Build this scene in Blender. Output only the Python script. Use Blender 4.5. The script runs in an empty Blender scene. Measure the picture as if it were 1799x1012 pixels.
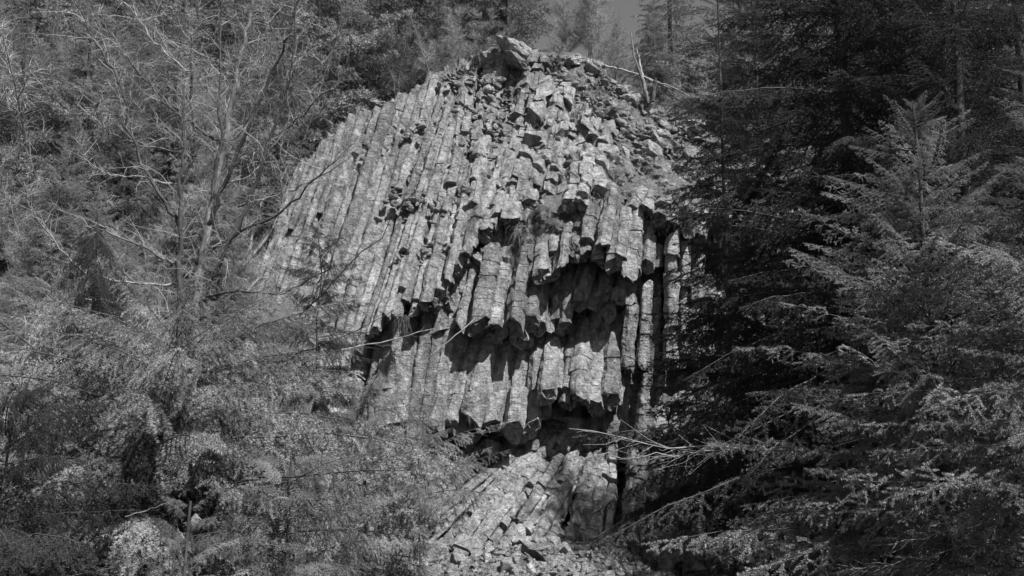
import bpy, bmesh, math, random
import numpy as np
from mathutils import Vector, Matrix, noise

random.seed(7); np.random.seed(7)
R = math.radians
S = bpy.context.scene
COL = S.collection

# ------------------------------------------------------------------ camera
PITCH = 11.0
CAM = Vector((0, 0, 1.7))
cd = bpy.data.cameras.new("camera"); cam = bpy.data.objects.new("camera", cd); COL.objects.link(cam)
cd.lens = 40; cd.sensor_width = 36; cd.clip_end = 3000; cd.clip_start = 0.1
cam.location = CAM; cam.rotation_euler = (R(90 + PITCH), 0, 0)
S.camera = cam

# ------------------------------------------------------------------ sky, sun, exposure
SUN_EL, SUN_AZ = 53.0, 40.0          # azimuth: degrees to the right of straight behind the camera
w = bpy.data.worlds.new("World"); S.world = w; w.use_nodes = True
nt = w.node_tree; nt.nodes.clear()
sky = nt.nodes.new("ShaderNodeTexSky"); sky.sky_type = 'NISHITA'; sky.sun_disc = False
sky.air_density = 1.0; sky.dust_density = 1.5; sky.sun_elevation = R(SUN_EL); sky.sun_rotation = R(180 - SUN_AZ)
bw = nt.nodes.new("ShaderNodeRGBToBW"); bg = nt.nodes.new("ShaderNodeBackground"); wo = nt.nodes.new("ShaderNodeOutputWorld")
bg.inputs[1].default_value = 0.053
nt.links.new(sky.outputs[0], bw.inputs[0]); nt.links.new(bw.outputs[0], bg.inputs[0]); nt.links.new(bg.outputs[0], wo.inputs[0])
sd = bpy.data.lights.new("sun", 'SUN'); sd.energy = 5.0; sd.angle = R(0.5)
sun = bpy.data.objects.new("sun", sd); COL.objects.link(sun)
sdir = Vector((math.sin(R(SUN_AZ)) * math.cos(R(SUN_EL)), -math.cos(R(SUN_AZ)) * math.cos(R(SUN_EL)), math.sin(R(SUN_EL))))
sun.rotation_euler = sdir.to_track_quat('Z', 'Y').to_euler()
S.view_settings.view_transform = 'Standard'; S.view_settings.look = 'None'
S.view_settings.exposure = 0.88; S.view_settings.gamma = 1.0; S.view_settings.use_curve_mapping = False
S.cycles.max_bounces = 5; S.cycles.diffuse_bounces = 1; S.cycles.glossy_bounces = 2
S.cycles.transmission_bounces = 2; S.cycles.transparent_max_bounces = 4

# ------------------------------------------------------------------ helpers
_ct, _st = math.cos(R(PITCH)), math.sin(R(PITCH))
def P(px, py, Y):
    """point of the place at depth Y seen at photograph pixel (px, py)"""
    xc = (px - 899.5) / 1799 * 0.9; yc = (506 - py) / 1799 * 0.9
    d = Vector((xc, _ct - yc * _st, _st + yc * _ct))
    return CAM + d * (Y / d.y)
def mpp(Y): return Y * 0.9 / 1799          # metres per photograph pixel

def link(o, parent=None):
    COL.objects.link(o)
    if parent is not None: o.parent = parent
    return o
def tag(o, label=None, cat=None, group=None, kind=None):
    if label: o['label'] = label
    if cat: o['category'] = cat
    if group: o['group'] = group
    if kind: o['kind'] = kind
    return o
def empty(name, loc=(0, 0, 0), rz=0.0, label=None, cat=None, group=None):
    o = bpy.data.objects.new(name, None); o.location = loc; o.rotation_euler = (0, 0, rz); o.empty_display_size = .2
    link(o); return tag(o, label, cat, group)
def obj(name, me, parent=None, loc=None, rot=None, scale=None):
    o = bpy.data.objects.new(name, me); link(o, parent)
    if loc is not None: o.location = loc
    if rot is not None: o.rotation_euler = rot
    if scale is not None: o.scale = (scale,) * 3 if isinstance(scale, (int, float)) else scale
    return o
def mesh_py(name, v, f, mat=None, smooth=False):
    me = bpy.data.meshes.new(name); me.from_pydata([tuple(p) for p in v], [], f)
    if mat: me.materials.append(mat)
    if smooth: me.polygons.foreach_set('use_smooth', [True] * len(me.polygons))
    me.update(); return me
def mesh_tri(name, V, T, mats, midx=None, smooth=None):
    V = np.asarray(V, np.float32); T = np.asarray(T, np.int32)
    me = bpy.data.meshes.new(name)
    me.vertices.add(len(V)); me.vertices.foreach_set('co', V.ravel())
    me.loops.add(len(T) * 3); me.loops.foreach_set('vertex_index', T.ravel())
    me.polygons.add(len(T)); me.polygons.foreach_set('loop_start', np.arange(0, len(T) * 3, 3, dtype=np.int32))
    for m in mats: me.materials.append(m)
    if midx is not None: me.polygons.foreach_set('material_index', np.asarray(midx, np.int32))
    if smooth is not None: me.polygons.foreach_set('use_smooth', np.asarray(smooth, bool))
    me.update(calc_edges=True); me.validate(); return me

# ------------------------------------------------------------------ materials (all neutral: the photograph is black and white)
def newmat(name, rough=0.8, spec=0.3):
    m = bpy.data.materials.new(name); m.use_nodes = True
    n = m.node_tree.nodes; b = n['Principled BSDF']
    b.inputs['Roughness'].default_value = rough; b.inputs['Specular IOR Level'].default_value = spec
    return m, n, m.node_tree.links, b
def ramp(n, stops):
    r = n.new('ShaderNodeValToRGB'); e = r.color_ramp.elements
    while len(e) < len(stops): e.new(0.5)
    for k, (p, c) in enumerate(stops): e[k].position = p; e[k].color = (c, c, c, 1)
    return r
def nz(n, l, vec, scale, detail=6, rough=.6, lac=2.0):
    t = n.new('ShaderNodeTexNoise'); t.inputs['Scale'].default_value = scale; t.inputs['Detail'].default_value = detail
    t.inputs['Roughness'].default_value = rough; t.inputs['Lacunarity'].default_value = lac
    l.new(vec, t.inputs['Vector']); return t
def mix(n, l, fac, a, b, mode='MIX'):
    m = n.new('ShaderNodeMix'); m.data_type = 'RGBA'; m.blend_type = mode
    for i, v in ((0, fac), (6, a), (7, b)):
        if isinstance(v, (int, float)): m.inputs[i].default_value = v if i == 0 else (v, v, v, 1)
        else: l.new(v, m.inputs[i])
    return m.outputs[2]
def mathn(n, l, op, a, b=0.0, clamp=False):
    m = n.new('ShaderNodeMath'); m.operation = op; m.use_clamp = clamp
    for s, v in ((m.inputs[0], a), (m.inputs[1], b)):
        if isinstance(v, (int, float)): s.default_value = v
        else: l.new(v, s)
    return m.outputs[0]

def rock_mat(name, lo=.13, hi=.30, lichen=.5, dark=.5, bump=1.0, moss=0.0, cracks=.3):
    m, n, l, b = newmat(name, .92, .15)
    tc = n.new('ShaderNodeNewGeometry'); pos = tc.outputs['Position']
    oi = n.new('ShaderNodeObjectInfo')
    big = nz(n, l, pos, 1.1, 5, .62); med = nz(n, l, pos, 5.0, 7, .68); fine = nz(n, l, pos, 26, 6, .7)
    base = ramp(n, [(.28, lo), (.5, (lo + hi) / 2), (.74, hi)]); l.new(med.outputs[0], base.inputs[0])
    bigr = ramp(n, [(.3, .62), (.5, .95), (.7, 1.25)]); l.new(big.outputs[0], bigr.inputs[0])
    c = mix(n, l, 1.0, base.outputs[0], bigr.outputs[0], 'MULTIPLY')
    # each column has its own tone
    rr = ramp(n, [(0, .74), (.5, 1.0), (1, 1.22)]); l.new(oi.outputs['Random'], rr.inputs[0])
    c = mix(n, l, 1.0, c, rr.outputs[0], 'MULTIPLY')
    # grain
    fr = ramp(n, [(.3, .4), (.47, 1.0), (.7, 1.5)]); l.new(fine.outputs[0], fr.inputs[0])
    c = mix(n, l, .8, c, fr.outputs[0], 'MULTIPLY')
    smp = n.new('ShaderNodeMapping'); smp.inputs['Scale'].default_value = (3.2, 3.2, .4); smp.inputs['Rotation'].default_value = (0, R(16), 0); l.new(pos, smp.inputs[0])
    stn = nz(n, l, smp.outputs[0], 1.0, 6, .68); sr = ramp(n, [(.34, .45), (.5, 1.0), (.68, 1.45)]); l.new(stn.outputs[0], sr.inputs[0])
    c = mix(n, l, .8, c, sr.outputs[0], 'MULTIPLY')
    # dark lichen spots
    v = n.new('ShaderNodeTexVoronoi'); v.inputs['Scale'].default_value = 7.5; v.inputs['Randomness'].default_value = 1
    wv = nz(n, l, pos, 9, 3, .6); va = n.new('ShaderNodeVectorMath'); va.operation = 'MULTIPLY_ADD'
    l.new(wv.outputs[1], va.inputs[0]); va.inputs[1].default_value = (.22, .22, .22); l.new(pos, va.inputs[2]); l.new(va.outputs[0], v.inputs['Vector'])
    spots = ramp(n, [(.12, 1), (.2, 0)]); l.new(v.outputs['Distance'], spots.inputs[0])
    msk = nz(n, l, pos, 1.7, 3, .6); mr = ramp(n, [(.48, 0), (.58, 1)]); l.new(msk.outputs[0], mr.inputs[0])
    f1 = mathn(n, l, 'MULTIPLY', spots.outputs[0], mr.outputs[0]); f1 = mathn(n, l, 'MULTIPLY', f1, dark)
    c = mix(n, l, f1, c, .045)
    # pale lichen blotches
    l2 = nz(n, l, pos, 3.1, 8, .74); lr = ramp(n, [(.58, 0), (.68, 1)]); l.new(l2.outputs[0], lr.inputs[0])
    f2 = mathn(n, l, 'MULTIPLY', lr.outputs[0], lichen)
    c = mix(n, l, f2, c, min(.52, hi * 1.6))
    if moss > 0:
        sp = n.new('ShaderNodeSeparateXYZ'); l.new(tc.outputs['Normal'], sp.inputs[0])
        up = ramp(n, [(.25, 0), (.65, 1)]); l.new(sp.outputs[2], up.inputs[0])
        mm = mathn(n, l, 'MULTIPLY', up.outputs[0], moss)
        c = mix(n, l, mm, c, mix(n, l, fine.outputs[0], .05, .16))
    l.new(c, b.inputs['Base Color'])
    # relief: grain, chips, horizontal chisel marks across the columns
    sc = n.new('ShaderNodeMapping'); sc.inputs['Scale'].default_value = (2, 2, 17); l.new(pos, sc.inputs[0])
    st = nz(n, l, sc.outputs[0], 1.0, 4, .6)
    h = mathn(n, l, 'MULTIPLY', med.outputs[0], 1.0); h = mathn(n, l, 'ADD', h, mathn(n, l, 'MULTIPLY', fine.outputs[0], .35))
    h = mathn(n, l, 'ADD', h, mathn(n, l, 'MULTIPLY', st.outputs[0], .35))
    vc = n.new('ShaderNodeTexVoronoi'); vc.feature = 'DISTANCE_TO_EDGE'; vc.inputs['Scale'].default_value = 1.6; l.new(va.outputs[0], vc.inputs['Vector'])
    cr = ramp(n, [(0, 0), (.025, 1)]); l.new(vc.outputs['Distance'], cr.inputs[0])
    h = mathn(n, l, 'ADD', h, mathn(n, l, 'MULTIPLY', cr.outputs[0], cracks))
    bp = n.new('ShaderNodeBump'); bp.inputs['Strength'].default_value = bump; bp.inputs['Distance'].default_value = .22
    l.new(h, bp.inputs['Height']); l.new(bp.outputs[0], b.inputs['Normal'])
    return m
def simple_mat(name, lo, hi, scale=8, rough=.8, spec=.25, bump=0.0, rnd=.25, transl=0.0, stretch=None):
    m, n, l, b = newmat(name, rough, spec)
    g = n.new('ShaderNodeNewGeometry'); vec = g.outputs['Position']
    if stretch:
        tcn = n.new('ShaderNodeTexCoord'); mp = n.new('ShaderNodeMapping'); mp.inputs['Scale'].default_value = stretch; l.new(tcn.outputs['Object'], mp.inputs[0]); vec = mp.outputs[0]
    t = nz(n, l, vec, scale, 5, .65); r = ramp(n, [(.3, lo), (.7, hi)]); l.new(t.outputs[0], r.inputs[0])
    oi = n.new('ShaderNodeObjectInfo'); rr = ramp(n, [(0, 1 - rnd), (1, 1 + rnd)]); l.new(oi.outputs['Random'], rr.inputs[0])
    c = mix(n, l, 1.0, r.outputs[0], rr.outputs[0], 'MULTIPLY'); l.new(c, b.inputs['Base Color'])
    if bump:
        bp = n.new('ShaderNodeBump'); bp.inputs['Strength'].default_value = bump; bp.inputs['Distance'].default_value = .03
        l.new(t.outputs[0], bp.inputs['Height']); l.new(bp.outputs[0], b.inputs['Normal'])
    if transl:
        tr = n.new('ShaderNodeBsdfTranslucent'); l.new(c, tr.inputs[0]); ms = n.new('ShaderNodeMixShader'); ms.inputs[0].default_value = transl
        l.new(b.outputs[0], ms.inputs[1]); l.new(tr.outputs[0], ms.inputs[2])
        l.new(ms.outputs[0], n['Material Output'].inputs[0])
    return m
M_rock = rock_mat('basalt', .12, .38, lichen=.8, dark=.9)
M_rock_shade = rock_mat('basalt_painted_shade', .10, .22, lichen=.3, dark=.7)  # basalt copy with the shade of the firs put into its colour
M_core = rock_mat('weathered_rock', .14, .32, lichen=.3, dark=.7, moss=.6)
M_rubble = rock_mat('broken_basalt', .2, .45, lichen=.45, dark=.5, moss=.25)
M_ground = rock_mat('earth_and_grit', .07, .18, lichen=.1, dark=.3, moss=.8, cracks=0)
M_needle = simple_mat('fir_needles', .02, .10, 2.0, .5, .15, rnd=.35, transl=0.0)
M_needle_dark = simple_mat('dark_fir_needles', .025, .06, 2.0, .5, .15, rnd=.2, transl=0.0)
M_needle_far = simple_mat('forest_needles', .05, .31, .8, .6, .15, rnd=.4, transl=0.0)
M_bark = simple_mat('fir_bark', .03, .09, 9, .9, .1, bump=.8, stretch=(1, 1, .25))
M_bark_pale = simple_mat('pale_bark', .04, .28, 11, .85, .15, bump=.6, stretch=(1, 1, .35))
M_twig = simple_mat('dry_twigs', .12, .34, 3, .7, .3, rnd=.3)
M_twig_dark = simple_mat('dark_twigs', .03, .09, 6, .8, .2, rnd=.2)
M_deadwood = simple_mat('bleached_wood', .18, .36, 5, .7, .2, rnd=.15)
M_straw = simple_mat('pale_straw', .16, .40, 4, .6, .3, rnd=.2, transl=0.0)
M_grass = simple_mat('dry_grass', .10, .30, 4, .7, .25, rnd=.2, transl=0.0)

# ------------------------------------------------------------------ terrain
def lerp_poly(poly, u):
    pts = np.array(poly, float)
    d = np.sqrt(((pts[1:, :2] - pts[:-1, :2]) ** 2).sum(1)); s = np.concatenate([[0], np.cumsum(d)]); s /= s[-1]
    return tuple(np.interp(u, s, pts[:, k]) for k in range(pts.shape[1]))
TOPLINE = [(-300, 430), (0, 430), (430, 430), (500, 330), (560, 262), (640, 195), (700, 180), (770, 128), (830, 100), (930, 95), (1000, 92), (1060, 108), (1140, 190), (1230, 230), (1340, 280), (1500, 330), (2200, 350)]
_tx = [P(a, b, 48).x for a, b in TOPLINE]; _tz = [P(a, b, 48).z - .5 for a, b in TOPLINE]
def terr(x, Y):
    zt = float(np.interp(x, _tx, _tz))
    # left slope rises earlier than the rock foot
    side = min(1, max(0, (-x - 3.5) / 3.0)); zfoot = float(np.interp(x, [-22, -15, -10, -6, -3.2, 3.6, 5.2], [9.5, 8.2, 6.2, 2.6, .6, .6, -.7]))
    ks = [-400, 0, 22, 34, 39.5, 41.5 + 2.6 * (1 - side) * min(1, max(0, (14 - x) / 4)), 48.3, 62, 80, 160, 900]
    zs = [-1.6, -1.4, -1.0, -.25 + side * .5, zfoot - .2 - side * 1.2, zfoot + .6 + side, zt, zt + 5.5, zt + 14, zt + 30, zt + 60]
    z = float(np.interp(Y, ks, zs))
    a = min(1, max(0, (Y - 20) / 20))
    z += (noise.fractal(Vector((x * .13, Y * .13, 0)), 1, 2, 4) * .8) * a * (1 if Y > 49 or x < -8 or x > 10 else .25) + noise.noise(Vector((x * .9, Y * .9, 3))) * .12
    return z
def build_terrain():
    xs = np.concatenate([np.linspace(-600, -45, 12)[:-1], np.linspace(-45, 45, 151), np.linspace(45, 600, 12)[1:]])
    ys = np.concatenate([np.linspace(-200, 15, 14)[:-1], np.linspace(15, 75, 111), np.linspace(75, 900, 24)[1:]])
    v = [(x, y, terr(x, y)) for y in ys for x in xs]; W = len(xs)
    f = [(j * W + i, j * W + i + 1, (j + 1) * W + i + 1, (j + 1) * W + i) for j in range(len(ys) - 1) for i in range(W - 1)]
    o = obj('ground', mesh_py('ground', v, f, M_ground, True)); tag(o, 'steep earth and grit hillside around the basalt cliff', None, None, 'structure')
build_terrain()

# ------------------------------------------------------------------ the cliff
cliff = empty('basalt_cliff', P(900, 960, 40), 0, 'grey basalt cliff of tall leaning columns with jagged overhangs above the scree', 'cliff')
cliff_inv = Matrix.Translation(-cliff.location)
CTRL = []
def local(v): return [(p[0] - cliff.location.x, p[1] - cliff.location.y, p[2] - cliff.location.z) for p in v]

def column(path, rad, seg=(.35, 1.1), broken=.1, mat=None, name='basalt_column', rough=1.0, cap_jag=.35, jit=1.0, tiltj=.16, squash=1.0, joint=1.0, smooth_edge=.12):
    """jointed polygonal column whose axis follows path (world points, top to bottom); rad in metres"""
    pts = [Vector(p) for p in path]
    # resample with catmull-ish linear interpolation
    ln = [0.0]
    for a, b in zip(pts, pts[1:]): ln.append(ln[-1] + (b - a).length)
    L = ln[-1]
    if L < .15: return None
    def at(s):
        s = max(0, min(L, s)); k = 0
        while k < len(ln) - 2 and ln[k + 1] < s: k += 1
        t = (s - ln[k]) / max(1e-6, ln[k + 1] - ln[k]); return pts[k].lerp(pts[k + 1], t)
    k = random.choice((5, 6, 6, 6, 6, 7)); a0 = math.pi / 2 - math.pi / k + random.gauss(0, .16)
    ang = sorted(a0 + math.tau * (i + random.uniform(-.14, .14)) / k for i in range(k))
    cor = [(math.cos(a) * random.uniform(.9, 1.08), math.sin(a) * random.uniform(.9, 1.08) * squash) for a in ang]
    prof = []
    for i in range(k):
        p, q = cor[i], cor[(i + 1) % k]
        for t in (smooth_edge, .5, 1 - smooth_edge):
            f = 1 - (.012 if t == .5 else 0.0)
            prof.append(((p[0] + (q[0] - p[0]) * t) * f, (p[1] + (q[1] - p[1]) * t) * f))
    n = len(prof)
    joints = [0.0]
    while joints[-1] < L:
        joints.append(joints[-1] + random.uniform(*seg))
    joints[-1] = L
    if len(joints) > 2 and joints[-1] - joints[-2] < .12: joints.pop(-2)
    rings = []
    tl0 = (random.gauss(0, cap_jag), random.gauss(0, cap_jag))
    drift = Vector((0, 0, 0)); prevhole = False
    for j in range(len(joints) - 1):
        s0, s1 = joints[j], joints[j + 1]
        tl1 = (random.gauss(0, cap_jag), random.gauss(0, cap_jag)) if j == len(joints) - 2 else (random.gauss(0, tiltj), random.gauss(0, tiltj))
        hole = (random.random() < broken) and not prevhole; prevhole = hole
        off = (random.gauss(0, .02 * jit) * rad * 2, (random.gauss(0, .03 * jit) - (random.uniform(.35, .9) if hole else 0)) * rad * 1.3)
        sc = random.uniform(.95, 1.05) * (random.uniform(.8, .95) if hole else 1)
        seglen = s1 - s0; m = max(1, int(seglen / .11)); g = min(.014 * joint + .006, seglen * .2)
        ss = [s0 + g * .0, s0 + g] + [s0 + g + (seglen - 2 * g) * q / m for q in range(1, m)] + [s1 - g, s1]
        hasj = random.random() < .75
        warp = [random.gauss(0, .018 * jit) for _ in range(k)]
        for q, s_ in enumerate(ss):
            edge = (q == 0 or q == len(ss) - 1)
            sh = (sc, warp, (edge and hasj and joint > 0))
            t = (s_ - s0) / seglen
            rings.append((s_, sh, off, (tl0[0] * (1 - t) + tl1[0] * t, tl0[1] * (1 - t) + tl1[1] * t)))
        tl0 = tl1
    verts = []; seed = Vector((random.uniform(0, 50), 0, 0))
    jag = [[random.gauss(0, .30 * cap_jag) for _ in range(n)] for _ in range(2)]
    for ri, (s_, sh, off, tl) in enumerate(rings):
        jg = jag[0] if ri == 0 else (jag[1] if ri >= len(rings) - 1 else None)
        c = at(s_); a = (at(s_ + .15) - at(s_ - .15)).normalized()
        toc = Vector((CAM.x * 0, -1, 0)); nn = (toc - a * toc.dot(a)).normalized(); sd_ = a.cross(nn)
        for q_, (x, y) in enumerate(prof):
            u_ = 1 + sh[1][(q_ // 3) % k] * (1 if q_ % 3 != 1 else .5)
            if sh[2]: u_ *= 1 - .13 * random.random() ** 1.6
            X = (x * sh[0] * u_ * rad + off[0]); Yn = (y * sh[0] * u_ * rad + off[1])
            p = c + sd_ * X + nn * Yn + a * ((tl[0] * x + tl[1] * y + (jg[(q_ // 3) * 3] if jg else 0)) * rad)
            d = noise.fractal(p * 1.3 + seed, 1, 2, 3) * .075 * rough + noise.noise(p * 6) * .03 * rough
            p += (sd_ * x + nn * y) * d
            verts.append(p)
    faces = []
    for i in range(len(rings) - 1):
        for q in range(n):
            a_, b_ = i * n + q, i * n + (q + 1) % n
            faces.append((a_, b_, b_ + n, a_ + n))
    for ri, sg in ((0, 1), (len(rings) - 1, -1)):
        ring = verts[ri * n:(ri + 1) * n]; cc = sum(ring, Vector()) / n; ax_ = (at(.2) - at(0)).normalized() * sg
        inner = [cc.lerp(p, .55) + ax_ * random.gauss(.05, .16) * rad for p in ring]; b0 = len(verts); verts += inner; verts.append(cc + ax_ * random.gauss(.1, .15) * rad); c0 = len(verts) - 1
        for q in range(n):
            q2 = (q + 1) % n; o_, o2, i_, i2 = ri * n + q, ri * n + q2, b0 + q, b0 + q2
            faces += ([(o2, o_, i_, i2), (i2, i_, c0)] if sg > 0 else [(o_, o2, i2, i_), (i_, i2, c0)])
    o = obj(name, mesh_py(name, local(verts), faces, mat or M_rock), cliff)
    return o

def tier(n, top, bot, mid=None, jt=8, jb=10, seg=(.35, 1.1), broken=.1, mat=None, rad=.665, rows=1, rowdrop=12, ctrl=True, dj=.08, jit=1.0, wob=.25, tiltj=.18, alt=.28, taper=0, rough=1.0, joint=1.0, endjag=.5, bow=.05):
    """a bundle of n columns side by side between two lines given as (px, py, depth)"""
    for row in range(rows):
        cnt = n + (row % 2)
        for i in range(cnt):
            u = (i + (.5 if row % 2 == 0 else 0)) / n; u = min(1, max(0, u + random.uniform(-.22, .22) / n))
            a = lerp_poly(top, u); b = lerp_poly(bot, u)
            w_ = abs(lerp_poly(top, min(1, u + .5 / n))[0] - lerp_poly(top, max(0, u - .5 / n))[0])
            # spacing perpendicular to the axis, half way down
            def midp(uu):
                q0 = lerp_poly(top, uu); q1 = lerp_poly(bot, uu); return P((q0[0] + q1[0]) / 2, (q0[1] + q1[1]) / 2, (q0[2] + q1[2]) / 2)
            h0, h1 = max(0, u - .5 / n), min(1, u + .5 / n)
            sp = midp(h1) - midp(h0); ax = (P(b[0], b[1], 42) - P(a[0], a[1], 42)).normalized()
            sp.y = 0; ax2 = Vector((ax.x, 0, ax.z)).normalized(); spn = (sp - ax2 * sp.dot(ax2)).length * (1 / max(.3, (h1 - h0) * n))
            rd = spn * rad * random.uniform(.84, 1.24)
            dY = random.uniform(-dj, dj) + row * spn * .85 + rd * .6 + (alt * rd * (1 if i % 2 else -1) if row == 0 else 0)
            ja, jb_ = random.uniform(-jt, jt), random.uniform(-jb, jb) + (row * random.uniform(-rowdrop, rowdrop))
            dirx, diry = (b[0] - a[0]), (b[1] - a[1]); dl = math.hypot(dirx, diry); dirx /= dl; diry /= dl
            A = (a[0] + dirx * ja, a[1] + diry * ja, a[2] + dY); B = (b[0] + dirx * jb_, b[1] + diry * jb_, b[2] + dY)
            pts = []
            bw_ = random.uniform(-bow, bow) * 12
            for k in range(9):
                t = k / 8
                x = A[0] + (B[0] - A[0]) * t; y = A[1] + (B[1] - A[1]) * t; Y = A[2] + (B[2] - A[2]) * t
                if mid:
                    m_ = lerp_poly(mid, u); cx = m_[0] - (A[0] + B[0]) / 2; cyy = m_[1] - (A[1] + B[1]) / 2; cY = m_[2] + dY - (A[2] + B[2]) / 2
                    q = 4 * t * (1 - t); x += cx * q; y += cyy * q; Y += cY * q
                x += bw_ * math.sin(math.pi * t)
                Y += wob * noise.fractal(Vector((x / 90, y / 90, 1.7)), 1, 2, 3)
                pts.append(P(x, y, Y))
            column(pts, rd, seg, broken, mat, rough=rough, joint=joint, cap_jag=endjag, jit=jit, tiltj=tiltj)
            if ctrl and row == 0:
                for t in (0, .25, .5, .75, 1): CTRL.append((A[0] + (B[0] - A[0]) * t, A[1] + (B[1] - A[1]) * t, A[2] + (B[2] - A[2]) * t + rd * .4))

# upper left sweep of long columns
tier(13, [(524, 296, 45), (560, 262, 45.3), (600, 225, 45.8), (640, 196, 46.2), (690, 183, 46.4), (735, 152, 46.8), (780, 128, 47)],
     [(432, 540, 43.2), (440, 600, 42.9), (455, 645, 42.6), (495, 668, 42.3), (531, 668, 42.1), (575, 655, 41.9), (622, 630, 41.7)], seg=(.6, 3.4), broken=.06, jt=9, rows=2, jb=9, alt=.42)
tier(11, [(782, 135, 46.9), (792, 210, 45.7), (806, 262, 44.9), (840, 300, 44.2), (872, 318, 43.6)],
     [(622, 630, 41.7), (652, 585, 41.5), (690, 547, 41.4), (730, 540, 41.2), (772, 510, 41.3), (826, 440, 41.9)], seg=(.5, 2.6), broken=.08, jt=9, rows=2, jb=9, alt=.4)
# lower slab face under it
tier(10, [(480, 560, 43.0), (600, 590, 42.9), (690, 530, 42.9), (760, 500, 42.8), (835, 440, 43.1)],
     [(330, 800, 42.0), (460, 860, 41.4), (560, 930, 40.8), (690, 900, 40.7), (775, 740, 41.5)], seg=(1.2, 3.2), broken=.04, rows=1, alt=.2, dj=.04, endjag=.5)
# central broken columns
tier(8, [(790, 128, 46.9), (830, 108, 47.1), (880, 100, 47.4), (958, 112, 47.2)],
     [(782, 275, 44.9), (806, 345, 43.8), (838, 420, 42.3), (884, 395, 42.1)], seg=(.25, 1.0), broken=.2, rows=2, jt=14, jb=14, dj=.3, jit=5, wob=.8, tiltj=.5)
tier(7, [(950, 118, 46.9), (1000, 180, 46.1), (1075, 232, 45.6)],
     [(884, 395, 42.1), (930, 386, 42.2), (990, 368, 42.2), (1062, 338, 42.8)], seg=(.25, .8), broken=.25, rows=2, jt=20, dj=.32, jit=6, wob=.8, tiltj=.6)
# grassy shoulder, ends as the arch of the upper overhang
tier(8, [(945, 425, 42.7), (1000, 398, 42.4), (1050, 368, 41.9), (1130, 358, 42.0)],
     [(935, 487, 41.4), (975, 480, 41.2), (1003, 450, 41.3), (1030, 440, 41.3), (1065, 462, 41.1), (1112, 482, 41.2)], seg=(.3, .9), broken=.05, rows=2, rowdrop=4, dj=.06, jb=5)
tier(5, [(1115, 340, 42.1), (1215, 360, 42.0)], [(1098, 366, 41.8), (1150, 378, 41.5), (1215, 402, 41.5)], seg=(.3, .6), broken=.05, rows=2, jb=5)
CTRL += [(1040, 310, 43.7), (1130, 300, 43.7), (1000, 380, 43.0), (1080, 335, 42.8), (1150, 325, 43.0), (1200, 300, 43.8), (1250, 290, 44.1), (940, 392, 43.3), (1180, 350, 42.3), (1045, 355, 42.8)]
tier(8, [(1230, 290, 44.2), (1440, 310, 44.8)], [(1215, 405, 41.8), (1450, 420, 42)], seg=(.3, .8), broken=.3, rows=1, jb=16, tiltj=.4, jit=3)
tier(8, [(1235, 420, 43.4), (1450, 430, 43.4)], [(1225, 660, 42.6), (1460, 660, 42.2)], seg=(.3, .9), broken=.2, rows=1, jb=16, tiltj=.3, jit=3, wob=.6)
# middle block: short jointed columns to the left of the recess
tier(6, [(812, 470, 43.2), (870, 420, 43.3), (915, 410, 43.2), (960, 440, 42.5)],
     [(765, 590, 42.5), (800, 580, 41.8), (845, 578, 41.2), (895, 580, 41.1), (945, 572, 41.4)], seg=(.18, .5), broken=.06, rows=3, rowdrop=10, jb=7)
# recess columns
tier(8, [(950, 430, 43.0), (1130, 430, 43.0)],
     [(935, 575, 42.0), (985, 586, 41.9), (1002, 535, 42.1), (1050, 522, 42.1), (1095, 525, 42.2), (1120, 540, 42.5)], seg=(.3, .9), broken=.1, rows=2, rowdrop=16, jb=8)
tier(6, [(990, 520, 43.4), (1125, 520, 43.4)], [(985, 590, 43.0), (1040, 605, 43.0), (1115, 590, 43.2)], seg=(.3, .8), rows=2, rowdrop=14, broken=.1)
# lower faces
tier(6, [(812, 560, 43.1), (962, 560, 43.1)],
     [(742, 735, 41.5), (790, 744, 41.4), (860, 742, 41.4), (882, 748, 41.4), (908, 764, 41.5), (948, 745, 41.8)], seg=(1.2, 2.2), broken=.05, rows=2, rowdrop=10, jb=9, joint=.6)
tier(5, [(962, 560, 43.3), (1095, 560, 43.3)], [(950, 690, 41.6), (1000, 703, 41.5), (1080, 712, 41.6)], seg=(.5, 1.3), broken=.08, rows=3, rowdrop=10, jb=6)
# dark wall below the lower overhang and behind the pillars
tier(7, [(860, 690, 43.3), (1090, 680, 43.4)], [(845, 805, 42.9), (1100, 830, 42.9)], seg=(.3, .8), broken=.15, mat=M_rock)
tier(6, [(1090, 380, 43.4), (1240, 385, 43.3)], [(1080, 820, 43.2), (1240, 830, 42.8)], seg=(.5, 1.4), broken=.15, mat=M_rock)
# free standing pillars on the right
def pillar(x0, y0, x1, y1, Y0, Y1, wpx, seg=(.25, .8), broken=.05, jag=.5):
    column([P(x0 + (x1 - x0) * t, y0 + (y1 - y0) * t, Y0 + (Y1 - Y0) * t) for t in (0, .25, .5, .75, 1)], mpp(Y0) * wpx / 2 * 1.08, seg, broken, cap_jag=jag)
for a in [(1140, 398, 1134, 468, 42.2, 42.0, 30), (1157, 432, 1156, 466, 42.4, 42.3, 20), (1182, 418, 1178, 640, 42.0, 41.9, 27), (1204, 424, 1200, 640, 42.3, 42.2, 24),
          (1137, 500, 1128, 640, 42.4, 42.2, 21), (1155, 495, 1146, 660, 42.6, 42.4, 19), (1112, 535, 1100, 650, 42.3, 42.2, 24), (1136, 660, 1122, 790, 42.2, 42.0, 21),
          (1160, 650, 1158, 800, 42.8, 42.6, 26), (1112, 790, 1098, 1010, 42.0, 40.2, 24), (1126, 780, 1120, 1010, 42.3, 40.4, 22),
          (1080, 330, 1062, 430, 42.2, 41.0, 28), (1100, 365, 1088, 452, 42.0, 41.0, 26), (1225, 430, 1218, 640, 42.6, 42.4, 28)]:
    pillar(*a)
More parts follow.
